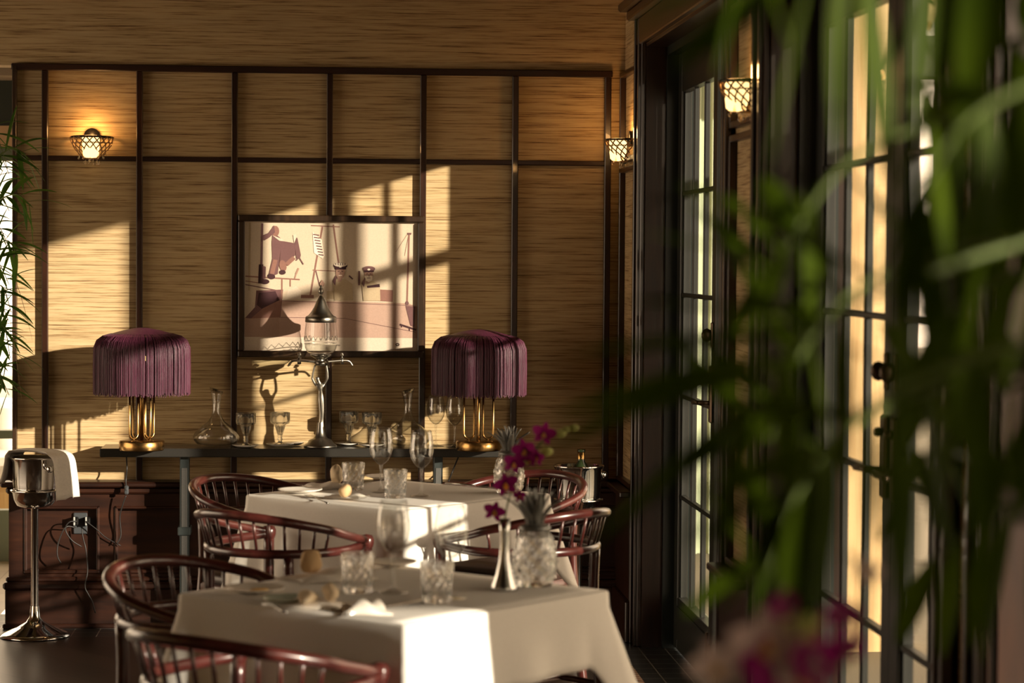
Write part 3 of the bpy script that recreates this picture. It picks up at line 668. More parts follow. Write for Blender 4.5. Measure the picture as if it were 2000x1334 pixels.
m = MB(); m.lathe([(0, .3745), (.047, .3785), (.0545, .3845), (.0612, .40), (.0632, .4135), (0, .414)], 32); m.build('water', thin_glass('water', (.93, .94, .92), .8, 0, .03, .9), gl)
m = MB(); m.lathe([(.060, .500), (.0625, .502), (.0625, .520), (.058, .524), (.050, .528), (.040, .540), (.028, .560), (.018, .585), (.011, .600), (.0065, .606), (.006, .612), (.010, .618), (.011, .626), (.008, .634), (.005, .640), (.0045, .646), (0, .650)], 40); m.build('lid', PEWTER, ft)

# ------------------------------------------------------------------ glassware
def decanter(label, px, py, tilt=0.0):
    p = at(px, py, TZ); m = MB(); prof = [(.0, .004), (.045, .003), (.078, .010), (.092, .026), (.094, .038), (.085, .055), (.060, .078), (.034, .098), (.020, .120), (.0155, .145), (.016, .170), (.021, .205), (.027, .228)]
    n = 40; vs = []; fs = []
    inner = [(r - .0022 if r > .004 else 0, z + .002) for r, z in prof[::-1]]
    al = prof + [(r, z) for r, z in inner if z < .230][0:]
    for j, (r, z) in enumerate(al):
        for k in range(n):
            a = 2 * PI * k / n; zz = z + tilt * r * math.cos(a) * max(0, (z - .16) / .07); vs.append((r * math.cos(a), r * math.sin(a), zz))
    for j in range(len(al) - 1):
        for k in range(n): a = j * n + k; b2 = j * n + (k + 1) % n; fs.append((a, b2, b2 + n, a + n))
    m.add(vs, fs)
    return tag(m.build('decanter', GLASS, None, (p.x, min(p.y, WB - .13), TZ)), label, 'decanter', 'wide glass decanters')
decanter('clear wide-bellied glass decanter on the console between the left lamp and the crystal glasses', 430, 858, -.35)
decanter('clear wide-bellied glass decanter behind the wine glasses right of the crystal glasses', 790, 857, .3)

def saucer(p, label, r=.055):
    m = MB(); m.lathe([(0, .002), (.03, .002), (.035, .003), (r, .010), (r, .012), (.034, .006), (0, .005)], 36); return tag(m.build('saucer', CHINA, None, p), label, 'saucer', 'china saucers on the console')
def pontarlier(p, label):
    t = thing('absinthe_glass', label, 'glass', p, 0, 'crystal glasses on saucers')
    m = MB(); m.lathe([(0, 0), (.031, 0), (.032, .003), (.012, .008), (.007, .016), (.011, .024), (.007, .030), (.010, .036), (.009, .040)], 32); m.build('foot', CUT, t)
    m = MB(); m.lathe([(.0, .040), (.010, .042), (.014, .055), (.020, .075), (.021, .082), (.036, .088), (.0385, .096), (.038, .125), (.0385, .132), (.0365, .132), (.0355, .097), (.032, .092), (.016, .084), (.008, .048), (0, .045)], 60, flute=10, fa=.035); m.build('bowl', CUT, t)
    return t
gl_px = [(480, 866, 'leftmost of the two crystal stemmed glasses left of the fountain'), (547, 864, 'crystal stemmed glass just left of the pewter fountain'), (681, 859, 'crystal stemmed glass just right of the pewter fountain'), (726, 862, 'rightmost of the crystal stemmed glasses, behind a wine glass')]
sa_l = ['white saucer under the leftmost crystal glass', 'white saucer under the crystal glass left of the fountain', 'white saucer under the crystal glass right of the fountain', 'white saucer under the rightmost crystal glass']
for (px, py, lb), sl in zip(gl_px, sa_l):
    p = atd(px, py, {480: 9.42, 547: 9.47, 681: 9.52, 726: 9.46}[px]); saucer((p.x, p.y, TZ), sl); pontarlier((p.x, p.y, TZ + .0055), lb)
pe = at(562, 858, TZ); saucer((pe.x + .02, ct.location.y + hy_t - .06, TZ), 'dark-rimmed saucer standing behind the glass left of the fountain', .05)

def wineglass(p, label, s=1.0, group='wine glasses on the front tables', z=.75, big=False):
    t = thing('wine_glass', label, 'glass', p, 0, group)
    k = s
    m = MB(); m.lathe([(0, 0), (.034 * k, .0), (.035 * k, .0015), (.012 * k, .004), (.005 * k, .012), (.0036 * k, .03), (.0036 * k, .070), (.006 * k, .086)], 36); m.build('foot_and_stem', GLASS, t)
    o = [(.001, .086), (.012, .090), (.024, .102), (.034, .120), (.038, .140), (.037, .165), (.033, .190), (.030, .205)]
    o = [(r * k, z_ * (1 if not big else 1)) for r, z_ in o]; inn = [(max(0.0005, r - .0014), z_ + .0010) for r, z_ in o[::-1]]
    m = MB(); m.lathe(o + inn, 44); m.build('bowl', GLASS, t)
    return t
for px, py, lb, sc_ in ((851, 864, 'tall empty wine glass on the console left of the right lamp rods', .95), (888, 866, 'tall empty wine glass on the console touching the right lamp', .95)):
    p = atd(px, py, 9.50 if px < 870 else 9.46); g = wineglass((p.x, p.y, TZ), lb, .98, 'wine glasses on the console')

# ------------------------------------------------------------------ wall sconces
def make_sconce(label, loc, rz):
    """local -Y points out of the wall"""
    t = thing('wall_sconce', label, 'sconce', loc, rz, 'netted glass wall sconces')
    m = MB(); m.tube([(0, .0, .035), (0, -.014, .035)], .032, 24); m.tube([(-.0, -.006, .03), (0, -.05, .03)], .006, 8); m.build('backplate', IRON, t)
    rim = [(.082 * math.cos(a), -.012 - .095 * math.sin(a), .03) for a in [PI * k / 20 for k in range(21)]]
    m = MB(); m.tube(rim, .0042, 8); m.tube([(-.082, -.012, .03), (.082, -.012, .03)], .0042, 8); m.build('rim', IRON, t)
    m = MB(); m.lathe([(0, -.055), (.022, -.053), (.031, -.045), (.034, -.02), (.035, .027), (.032, .027), (.031, -.02), (0, -.05)], 24, (0, -.058, 0)); m.build('lamp_shade', WARM_S, t)
    net = MB()
    def bp(u, v):        # bowl surface, v 0 rim .. 1 bottom
        a = PI * u; rr = 1 - .62 * v ** 1.8
        return (.086 * rr * math.cos(a), -.012 - .098 * rr * math.sin(a) - .0, .03 - .085 * v)
    for k in range(-4, 12):
        for s_ in (-1, 1):
            P = []
            for j in range(9):
                v = j / 8; u = k / 9 + s_ * v * .30
                if s_ < 0: u = 1 - (k / 9 + v * .30)
                if 0 <= u <= 1: P.append(bp(u, v))
            if len(P) > 2: net.tube(P, .0024, 6)
    net.tube([bp(k / 16, 1) for k in range(17)], .0026, 6); net.tube([bp(k / 16, .28) for k in range(17)], .002, 6)
    net.build('rope_net', ROPE, t)
    q = random.Random(5)
    for k in range(13):
        u = k / 12; v = 1 if k % 2 else .72; a = bp(u, v); L2 = q.uniform(.012, .026)
        if k == 6: L2 = .034
        m = MB(); m.tube([a, (a[0], a[1] - .002, a[2] - .006)], .0008, 4)
        m.lathe([(0, 0), (.0015, -.002), (.0045, -L2 * .7), (.0048, -L2 * .85), (.0025, -L2), (0, -L2)], 10, (a[0], a[1] - .002, a[2] - .005)); m.build('glass_drop', SMOKE, t)
    li = bpy.data.lights.new('sconce_light', 'POINT'); li.energy = 2.4; li.color = (1, .50, .16); li.shadow_soft_size = .03
    lo = bpy.data.objects.new('sconce_light', li); COL.objects.link(lo); lo.parent = t; lo.location = (0, -.058, .05)
    return t
p = atd(180, 283, WB - .005)
sc = make_sconce('rope-netted glowing sconce on the back wall above the left lamp', (p.x, WB - .001, p.z), 0)
dup(sc, (WR - .001, 9.36, atd(1212, 288, 9.36).z), -PI / 2, 'rope-netted glowing sconce by the corner beside the far glazed door')
dup(sc, (WR - .001, 6.62, atd(1432, 180, 6.62).z), -PI / 2, 'rope-netted glowing sconce on the wall between the two pairs of glazed doors')
dup(sc, (WR - .001, 4.39, atd(1432, 172, 6.62).z + .02), -PI / 2, 'sconce at the top right edge behind the palm leaves')
# ------------------------------------------------------------------ dining tables and cloths
TH = .75
T1 = Vector((.155, 5.25, 0)); T2 = Vector((.229, 7.42, 0)); TA = math.radians(1)
HALF = .335; DIR = {'right': TA, 'near': TA - PI / 2, 'left': TA + PI, 'far': TA + PI / 2}
def nrm(deg): a = math.radians(5) + math.radians(deg); return Vector((math.cos(a), math.sin(a), 0))
def make_table(name, label, c):
    t = thing(name, label, 'table', (c.x, c.y, 0), TA + PI / 4, 'square dining tables')
    m = MB(); m.bx(-HALF + .004, HALF - .004, -HALF + .004, HALF - .004, TH - .030, TH - .005, 0, .004); m.build('tabletop', MAHOG, t)
    m = MB(); m.lathe([(0, .03), (.035, .03), (.030, .06), (.030, TH - .05), (.06, TH - .03), (0, TH - .03)], 20); m.build('pedestal', IRON, t)
    m = MB(); m.bx(-.26, .26, -.03, .03, 0.002, .03, 0, .004); m.bx(-.03, .03, -.26, .26, 0.002, .032, 0, .004); m.build('foot', IRON, t)
    return t
def make_cloth(name, label, c, hems, seed):
    """hems: drop on the four sides in the order far-right, far-left, near-left, near-right (local +x, +y, -x, -y)"""
    q = random.Random(seed); n = 200; vs = []; fs = []
    h = HALF + .002
    def per(u):       # u 0..4 round the square, starting on the +x side going counter clockwise
        k = int(u) % 4; f_ = u - int(u); rr = .012
        pts = [(h, -h + 2 * h * f_), (h - 2 * h * f_, h), (-h, h - 2 * h * f_), (-h + 2 * h * f_, -h)]
        nn = [(1, 0), (0, 1), (-1, 0), (0, -1)]
        return pts[k], nn[k], k, f_
    ph = [q.uniform(0, 6) for _ in range(4)]
    cols = []
    for i in range(n):
        u = 4 * i / n; (x, y), (nx, ny), k, f_ = per(u)
        e = min(f_, 1 - f_) * 2                      # 0 at a corner, 1 mid side
        kk = (k + 1) % 4 if f_ > .5 else (k - 1) % 4
        cw = max(0, 1 - e / .22)                     # corner weight
        dx, dy = (x / h, y / h)
        L = math.hypot(dx, dy); dirx, diry = nx * (1 - cw) + dx / L * cw, ny * (1 - cw) + dy / L * cw
        drop = hems[k] * (1 - .5 * cw) + hems[kk] * .5 * cw + .16 * cw ** 1.2 
        fold = .010 * math.sin(u * 9 + ph[k]) * (1 - cw) + .006 * math.sin(u * 23 + ph[k])
        cols.append((x, y, dirx, diry, drop, fold, cw))
    rows = []
    rows.append([(x * .985, y * .985, TH) for x, y, *_ in cols])
    rows.append([(x + dx * .0005, y + dy * .0005, TH - .002) for x, y, dx, dy, *_ in cols])
    rows.append([(x + dx * .003, y + dy * .003, TH - .006) for x, y, dx, dy, *_ in cols])
    rows.append([(x + dx * .005, y + dy * .005, TH - .038) for x, y, dx, dy, *_ in cols])
    for j in range(1, 9):
        v = j / 8
        rows.append([(x + dx * (.005 + (.018 + .055 * cw + fo) * v * (dr / .2) ** .7 ), y + dy * (.005 + (.018 + .055 * cw + fo) * v * (dr / .2) ** .7), TH - .038 - (dr - .038) * v) for x, y, dx, dy, dr, fo, cw in cols])
    for r in rows: vs += r
    for j in range(len(rows) - 1):
        for k in range(n): a = j * n + k; b2 = j * n + (k + 1) % n; fs.append((a, a + n, b2 + n, b2))
    m = MB(); m.add(vs, fs)
    # gridded top so that it reads as cloth
    g = 12; tv = []; tf = []
    for i in range(g + 1):
        for j in range(g + 1): tv.append((-h * .985 + 2 * h * .985 * i / g, -h * .985 + 2 * h * .985 * j / g, TH + .0002))
    for i in range(g):
        for j in range(g): a = i * (g + 1) + j; tf.append((a, a + g + 1, a + g + 2, a + 1))
    m.add(tv, tf)
    o = m.build(name, LINEN); o.location = (c.x, c.y, 0); o.rotation_euler = (0, 0, TA + PI / 4)
    sm = o.modifiers.new('cloth', 'SOLIDIFY'); sm.thickness = .0012; sm.offset = 1
    return tag(o, label, 'tablecloth', 'white tablecloths')
make_table('dining_table', 'square dining table in front under a white cloth', T1)
make_table('dining_table', 'square dining table farther back under a white cloth', T2)
make_cloth('tablecloth', 'white tablecloth on the front table, its near corner in full sun', T1, (.17, .3, .42, .165), 1)
make_cloth('tablecloth', 'white tablecloth on the farther table near the console', T2, (.17, .4, .46, .17), 2)

# ------------------------------------------------------------------ spindle-back armchairs
def make_chair(label, loc, rz):
    """faces local +Y; centre of the curved back at the origin"""
    t = thing('spindle_armchair', label, 'chair', loc, rz, 'spindle-back armchairs')
    up = [(-.205, .165, .655), (-.232, .10, .668), (-.250, 0, .690)] + [(-.262 * math.cos(a), -.262 * math.sin(a) * 1.02, .692 + .062 * math.sin(a)) for a in [PI * k / 12 for k in range(1, 12)]] + [(.250, 0, .690), (.232, .10, .668), (.205, .165, .655)]
    m = MB(); P = spline(up, 4); m.tube(P, [.0145 + .003 * math.sin(PI * i / len(P)) for i in range(len(P))], 10, flat=.8); m.build('back_rail', CHAIRW, t)
    lo = [(-.205, .165, .648), (-.226, .10, .644), (-.238, 0, .642)] + [(-.238 * math.cos(a), -.236 * math.sin(a), .642) for a in [PI * k / 12 for k in range(1, 12)]] + [(.238, 0, .642), (.226, .10, .644), (.205, .165, .648)]
    m = MB(); m.tube(spline(lo, 4), .0135, 10); m.build('arm_rail', CHAIRW, t)
    for k in range(15):
        a = PI * (.09 + .82 * k / 14)
        p0 = (-.238 * math.cos(a), -.236 * math.sin(a), .645); p1 = (-.261 * math.cos(a), -.266 * math.sin(a), .690 + .062 * math.sin(a))
        # spindles also run down from the arm rail to the seat behind the sitter
        m = MB(); m.tube([p0, p1], .0048, 8); m.build('spindle', CHAIRW, t)
    for sx in (-1, 1):
        m = MB(); m.tube(spline([(sx * .205, .170, 0), (sx * .205, .168, .30), (sx * .205, .165, .50), (sx * .205, .165, .64)], 4), [.015] + [.019] * 6 + [.0175] * 6, 12)
        m.lathe([(.019, .635), (.023, .645), (.024, .660), (.018, .671), (0, .675)], 14, (sx * .205, .165, 0)); m.build('leg', CHAIRW, t)
        m = MB(); m.tube(spline([(sx * .19, -.21, 0), (sx * .172, -.17, .30), (sx * .165, -.16, .50), (sx * .165, -.165, .635)], 4), [.014] + [.018] * 6 + [.016] * 6, 12); m.build('leg', CHAIRW, t)
        m = MB(); m.tube([(sx * .205, .165, .22), (sx * .178, -.18, .22)], .010, 8); m.build('stretcher', CHAIRW, t)
    m = MB(); m.tube([(-.19, 0, .22), (.19, 0, .22)], .010, 8); m.build('stretcher', CHAIRW, t)
    st = [(-.20, .17), (-.225, .06), (-.215, -.08), (-.15, -.19), (0, -.225), (.15, -.19), (.215, -.08), (.225, .06), (.20, .17), (0, .20)]
    S2 = spline([(x, y, 0) for x, y in st], 4, True); n = len(S2)
    m = MB(); vs = []; fs = []
    for (sc2, z) in ((.94, .385), (1, .390), (1.0, .425), (.97, .432)): vs += [(p.x * sc2, p.y * sc2, z) for p in S2]
    for j in range(3):
        for k in range(n): a = j * n + k; b2 = j * n + (k + 1) % n; fs.append((a, b2, b2 + n, a + n))
    fs.append(tuple(range(n))); m.add(vs, fs); m.add([(p.x * .97, p.y * .97, .432) for p in S2], [tuple(range(n))], 0, False); m.build('seat', CHAIRW, t)
    m = MB(); vs = []; fs = []
    for (sc2, z) in ((.92, .432), (.95, .445), (.93, .462), (.80, .472), (.4, .474), (.02, .474)): vs += [(p.x * sc2, p.y * sc2, z) for p in S2]
    for j in range(5):
        for k in range(n): a = j * n + k; b2 = j * n + (k + 1) % n; fs.append((a, b2, b2 + n, a + n))
    m.add(vs, fs); m.build('cushion', LEATHER, t)
    for o_ in t.children: 
        for v_ in o_.data.vertices: v_.co.x *= .94; v_.co.y *= .94
    return t
def chair_at(c, deg, label, first, dist=.655, turn=0, off=(0, 0)):
    p = c + nrm(deg) * dist + Vector((off[0], off[1], 0)); face = math.atan2(-nrm(deg).y, -nrm(deg).x) - PI / 2 + turn
    if first is None: return make_chair(label, (p.x, p.y, 0), face)
    return dup(first, (p.x, p.y, 0), face, label)
ch = chair_at(T1, -135, 'nearest chair, its back rail crossing the bottom left of the front tablecloth', None, .535, 0, (.05, -.06))
chair_at(T1, 135, 'reddish-brown chair at the far left side of the front table, below the wall cords', ch, .545)
chair_at(T2, -135, 'dark chair seen from behind between the two tables, left of the middle', ch, .555)
chair_at(T2, -45, 'dark chair between the tables at right, beside the glass jars', ch, .53, -.1, (-.05, -.08))
chair_at(T2, 135, 'reddish chair at the left far side of the farther table by the wainscot', ch, .545)
chair_at(T2, 45, 'dark chair at the right far side of the farther table', ch, .60)

# ------------------------------------------------------------------ tableware
ZT = TH + .0018
def P(px, py, z=ZT): p = at(px, py, z); return (p.x, p.y, z)
for px, py, lb in ((744, 961, 'left wine glass on the farther table'), (823, 969, 'right wine glass on the farther table')): wineglass(P(px, py), lb, 1.0)
for px, py, lb in ((768, 1157, 'left wine glass on the front table'), (880, 1168, 'right wine glass on the front table')): wineglass(P(px, py), lb, 1.0)
def tumbler(px, py, lb, s=1.0):
    t = MB(); n = 96
    def dent(a, z, j):
        return 1
    vs = []; fs = []
    prof = [(0, .0), (.030, 0), (.0335, .003), (.0345, .010), (.0350, .022), (.0355, .034), (.0360, .046), (.0365, .058), (.037, .072), (.0372, .084), (.0372, .088), (.0355, .088), (.0350, .070), (.0335, .030), (.030, .016), (0, .014)]
    for j, (r, z) in enumerate(prof):
        for k in range(n):
            a = 2 * PI * k / n; rr = r
            if 2 <= j <= 7:
                tri = abs(((a * 12 / (2 * PI) + (j % 2) * .5) % 1) - .5) * 2; rr = r - .0032 * (1 - tri)
            elif j == 8: tri = abs(((a * 12 / (2 * PI)) % 1) - .5) * 2; rr = r - .0012 * (1 - tri)
            vs.append((rr * math.cos(a) * s, rr * math.sin(a) * s, z * s))
    for j in range(len(prof) - 1):
        for k in range(n): a = j * n + k; b2 = j * n + (k + 1) % n; fs.append((a, b2, b2 + n, a + n))
    t.add(vs, fs, 0, False); o = t.build('tumbler', CUT, None, P(px, py)); return tag(o, lb, 'tumbler', 'cut glass tumblers')
tumbler(690, 957, 'left cut glass tumbler on the farther table beside the bread')
tumbler(772, 972, 'right cut glass tumbler on the farther table between the wine glasses')
tumbler(698, 1157, 'left cut glass tumbler on the front table')
tumbler(853, 1176, 'right cut glass tumbler on the front table')
def plate(px, py, lb, r=.075, mat=CHINA, name='plate', kd=None):
    m = MB(); m.lathe([(0, .003), (r * .5, .003), (r * .6, .004), (r * .93, .010), (r, .012), (r * 1.0, .014), (r * .93, .0125), (r * .6, .0075), (0, .006)], 44)
    return tag(m.build(name, mat, None, P(px, py)), lb, kd or 'plate', 'plates on the tables')
plate(586, 963, 'white bread plate at the left end of the farther table', .07)
plate(748, 936, 'white plate at the back corner of the farther table', .06)
plate(497, 1158, 'cream side plate at the left end of the front table', .068)
plate(764, 1106, 'white plate at the back corner of the front table', .062)
plate(700, 976, 'small clear glass dish at the near edge of the farther table', .036, GLASS, 'glass_dish', 'dish')
plate(558, 1178, 'pale green glass dish overlapping the cream side plate', .05, CELADON, 'glass_dish', 'dish')
def lump(name, px, py, r, mat, lb, cat, seed, sc=(1, 1, .7), lift=0, grp=None):
    q = random.Random(seed); m = MB(); m.ball((0, 0, 0), r, 11, 0, .75, seed, sc)
    zmin = min(v[2] for v in m.v); m.v = [(v[0], v[1], v[2] - zmin) for v in m.v]
    o = m.build(name, mat, None, P(px, py, ZT + lift)); o.scale = (1.0, 1.0, .95); o.rotation_euler = (0, 0, q.uniform(0, 6)); md = o.modifiers.new('sub', 'SUBSURF'); md.levels = 1; md.render_levels = 1
    return tag(o, lb, cat, grp)
def napkin(px, py, lb, w_, d_, rz, seed, hgt=.012):
    q = random.Random(seed); m = MB(); g = 14; vs = []; fs = []
    for j in range(g + 1):
        for i in range(g + 1):
            u, v = i / g, j / g; z = hgt * (.5 + .5 * math.sin(u * 7 + seed) * math.cos(v * 5 + seed)) * (1 - (2 * u - 1) ** 6) * (1 - (2 * v - 1) ** 6)
            vs.append(((u - .5) * w_ * (1 + .1 * math.sin(v * 5 + seed)), (v - .5) * d_ * (1 + .12 * math.cos(u * 6 + seed)), z + .0015))
    for j in range(g):
        for i in range(g): a = j * (g + 1) + i; fs.append((a, a + 1, a + g + 2, a + g + 1))
    m.add(vs, fs); o = m.build('napkin', NAPKIN, None, P(px, py)); o.rotation_euler = (0, 0, rz); sm = o.modifiers.new('cloth', 'SOLIDIFY'); sm.thickness = .0015
    return tag(o, lb, 'napkin', 'linen napkins')
napkin(645, 952, 'rumpled napkin under the bread on the farther table', .13, .16, .4, 1, .02)
napkin(672, 972, 'folded napkin under the near bread piece on the farther table', .12, .09, -.4, 2, .012)
lump('bread_piece', 657, 948, .030, CRUMB, 'torn pale bread chunk standing on the farther table', 'bread', 3, (1, .8, 1.15), .008, 'torn bread pieces')
lump('bread_piece', 675, 972, .029, BREAD, 'crusty bread piece nearest the edge of the farther table', 'bread', 4, (1.1, .9, .75), .008, 'torn bread pieces')
napkin(640, 1130, 'large rumpled napkin under bread at the back left of the front table', .20, .13, .5, 3, .022)
napkin(620, 1183, 'napkin under two bread pieces near the front table edge', .15, .10, -.4, 4, .016)
lump('bread_piece', 607, 1121, .030, BREAD, 'crusty torn bread chunk at the back left of the front table', 'bread', 5, (1.1, .8, .95), .010, 'torn bread pieces')
lump('bread_piece', 600, 1180, .026, CRUMB, 'left of the two bread pieces near the front table edge', 'bread', 6, (1.3, .9, .6), .008, 'torn bread pieces')
lump('bread_piece', 645, 1176, .025, CRUMB, 'right of the two bread pieces near the front table edge', 'bread', 7, (1, .8, .9), .010, 'torn bread pieces')
napkin(712, 1196, 'crumpled sunlit napkin left of the right tumbler on the front table', .10, .09, .1, 8, .030)
m = MB(); m.ball((0, 0, .004), .016, 10, 0, .2, 2, (1.3, 1, .3)); tag(m.build('butter', plain('butter', (.85, .55, .18), .5), None, P(508, 1156, ZT + .006)), 'amber pat of butter on the cream side plate', 'butter')
def cutlery(kind, a, b, lb):
    A = Vector(P(*a)); B = Vector(P(*b)); L2 = (B - A).length; rz = math.atan2(B.y - A.y, B.x - A.x); m = MB()
    if kind == 'knife':
        m.tube([(0, 0, .004), (L2 * .2, 0, .005), (L2 * .45, 0, .004)], [.0045, .0055, .004], 8, flat=.6); m.bx(L2 * .45, L2, -.008, .004, .003, .0045, 0, .0005)
    else:
        m.tube([(0, 0, .003), (L2 * .3, 0, .004), (L2 * .7, 0, .007)], [.005, .003, .0025], 8, flat=.5)
        m.bx(L2 * .70, L2 * .80, -.011, .011, .006, .0075, 0, .002)
        for k in range(4): m.bx(L2 * .79, L2, -.010 + k * .0058, -.0072 + k * .0058, .006, .0075)
    o = m.build(kind, SILVER, None, tuple(A)); o.rotation_euler = (0, 0, rz); return tag(o, lb, kind, 'cutlery on the tables')
cutlery('fork', (560, 1199), (520, 1185), 'silver fork lying below the bread on the front table')
cutlery('knife', (672, 1205), (850, 1170), 'knife pointing to the right tumbler on the front table')
cutlery('knife', (870, 946), (1000, 957), 'knife lying on the sunlit back edge of the farther table')
cutlery('fork', (640, 985), (600, 970), 'fork beside the bread plate on the farther table')
cutlery('knife', (700, 948), (722, 944), 'short butter knife behind the left tumbler on the farther table')

def pineapple(px, py, lb, s=1.0):
    p = P(px, py); t = thing('pineapple_jar', lb, 'jar', p, .3, 'pineapple-shaped glass jars')
    n = 96; nz = 44; vs = []; fs = []; H = .128 * s
    for j in range(nz + 1):
        v = j / nz; base = .030 + .021 * math.sin(PI * min(1, v * .86 + .12)) ** .8
        if v > .93: base = .034 + .002 * (v - .93) / .07
        for k in range(n):
            a = 2 * PI * k / n
            d = (math.cos(9 * a + v * 22) + math.cos(9 * a - v * 22)) * .5
            amp = .0036 * min(1, 12 * v) * (1 if v < .9 else 0)
            r = (base + amp * max(-.4, d)) * s
            vs.append((r * math.cos(a), r * math.sin(a), v * H))
    base_i = len(vs)
    for j in range(8):
        v = 1 - j / 8; r = (.027 + .016 * math.sin(PI * min(1, v * .86 + .12))) * s * (1 if j else 1.1)
        for k in range(n): a = 2 * PI * k / n; vs.append((r * math.cos(a), r * math.sin(a), max(.012, v * H)))
    tot = nz + 1 + 8
    for j in range(tot - 1):
        for k in range(n): a = j * n + k; b2 = j * n + (k + 1) % n; fs.append((a, b2, b2 + n, a + n))
    m = MB(); m.add(vs, fs); m.add([(.045 * s * math.cos(2 * PI * k / 24) * .7, .045 * s * math.sin(2 * PI * k / 24) * .7, 0.0005) for k in range(24)], [tuple(range(24))])
    m.build('jar_body', CUT, t)
    m = MB(); m.lathe([(0, H), (.036 * s, H), (.037 * s, H + .004), (.033 * s, H + .010), (.02 * s, H + .014), (0, H + .015)], 32); lid = m.build('lid', LEAFSTEEL, t)
    for ring, (cnt, r0, ln_, out) in enumerate(((7, .020, .075, .055), (6, .013, .090, .028), (4, .006, .100, .012))):
        for k in range(cnt):
            a = 2 * PI * k / cnt + ring * .5; ca, sa = math.cos(a), math.sin(a); m = MB(); L3 = []
            rows = 8; vs = []; fs = []
            for j in range(rows + 1):
                v = j / rows; rad_ = (r0 + out * v ** 2) * s; z = H + .008 + ln_ * s * v * (1 - .12 * v); w_ = .0105 * s * math.sin(PI * min(.97, v * .8 + .18)) + .0003
                for q_, cup in ((-1, .004), (0, 0), (1, .004)): vs.append((rad_ * ca - q_ * w_ * sa - cup * ca * s, rad_ * sa + q_ * w_ * ca - cup * sa * s, z))
            for j in range(rows):
                for q_ in (0, 1): a2 = j * 3 + q_; fs.append((a2, a2 + 1, a2 + 4, a2 + 3))
            m.add(vs, fs); o = m.build('crown_leaf', LEAFSTEEL, lid); sm = o.modifiers.new('thick', 'SOLIDIFY'); sm.thickness = .0014
    return t
pineapple(994, 962, 'pineapple-shaped glass jar with grey metal leaves on the farther table', .95)
pineapple(1044, 1143, 'pineapple-shaped glass jar with dark metal leaves on the front table')
bv = P(985, 1152)
m = MB(); m.lathe([(0, 0), (.030, 0), (.031, .003), (.029, .010), (.020, .035), (.013, .065), (.0105, .10), (.011, .13), (.013, .160), (.012, .160), (.010, .13), (.0, .05)], 32)
tag(m.build('bud_vase', SILVER, None, bv), 'slender silver bud vase on the front table holding a purple orchid stem', 'vase')
# orchid spray in the vase
def petal(m, c, d, side, L2, W2, mi, n_=6):
    d = d.normalized(); side = (side - d * side.dot(d)).normalized(); nn = d.cross(side)
    vs = []; fs = []
    for j in range(n_ + 1):
        v = j / n_; w_ = W2 * math.sin(PI * min(.98, .08 + .86 * v)) ** .8; b0 = c + d * L2 * v + nn * (L2 * .18 * v * v)
        for q_ in (-1, 0, 1): vs.append(b0 + side * q_ * w_ + nn * (abs(q_) * .15 * w_))
    for j in range(n_):
        for q_ in (0, 1): a = j * 3 + q_; fs.append((a, a + 1, a + 4, a + 3))
    m.add(vs, fs, mi)
def flower(c, facing, size, seed, mats_, mi=(0, 1)):
    q = random.Random(seed); f_ = facing.normalized(); ref = Vector((0, 0, 1)); u = f_.cross(ref).normalized(); v = u.cross(f_); m = MB()
    r0 = q.uniform(-.4, .4)
    for k, (an, L2, W2) in enumerate(((90, 1, .26), (18, 1.05, .42), (162, 1.05, .42), (-50, .95, .26), (230, .95, .26))):
        a = math.radians(an) + r0; d = u * math.cos(a) + v * math.sin(a) + f_ * .12; petal(m, c, d, f_.cross(d), size * L2, size * W2, mi[0])
    petal(m, c, (f_ * .8 - v * .5), u, size * .5, size * .22, mi[1]); m.ball(c + f_ * size * .12, size * .12, 8, mi[1])
    return m
oc = thing('orchid_spray', 'purple orchid stem with green buds rising from the silver bud vase', 'flower', tuple(bv))
B0 = Vector(bv)
def loc(v): return Vector(v) - B0
dv = bv[1]
stem_px = [(985, 1148, dv), (984, 1060, dv), (990, 990, dv - .01), (1012, 930, dv - .02), (1040, 885, dv - .02), (1075, 850, dv - .02), (1118, 832, dv - .02)]
SP = spline([loc(atd(*p)) for p in stem_px], 6); m = MB(); m.tube(SP, .0022, 6); m.build('stem', STEMG, oc)
for i, (px, py, sz, mats_) in enumerate(((966, 998, .026, 0), (987, 945, .030, 0), (1003, 905, .026, 0), (1035, 925 - 25, .018, 0), (1026, 880, .030, 0), (1048, 893, .022, 0), (1062, 848, .028, 0), (1016, 968, .016, 0))):
    c = loc(atd(px, py, dv - .03)); m = flower(c, Vector((R.uniform(-.6, .6), -1, R.uniform(-.3, .3))), sz, i, None)
    near = min(SP, key=lambda q_: (q_ - c).length); m.tube([near, c], .0012, 5, 2)
    m.build('blossom', [ORCH, ORCH_Y, STEMG], oc)
for i, (px, py, sz) in enumerate(((1094, 846, .013), (1121, 835, .010), (1068, 882, .013), (1106, 838, .009), (1026, 905, .010))):
    c = loc(atd(px, py, dv - .025)); near = min(SP, key=lambda q_: (q_ - c).length); m = MB(); m.ball(c, sz, 10, sc=(1.1, .8, .8)); m.tube([near, c], .0012, 5); m.build('bud', BUDG, oc)

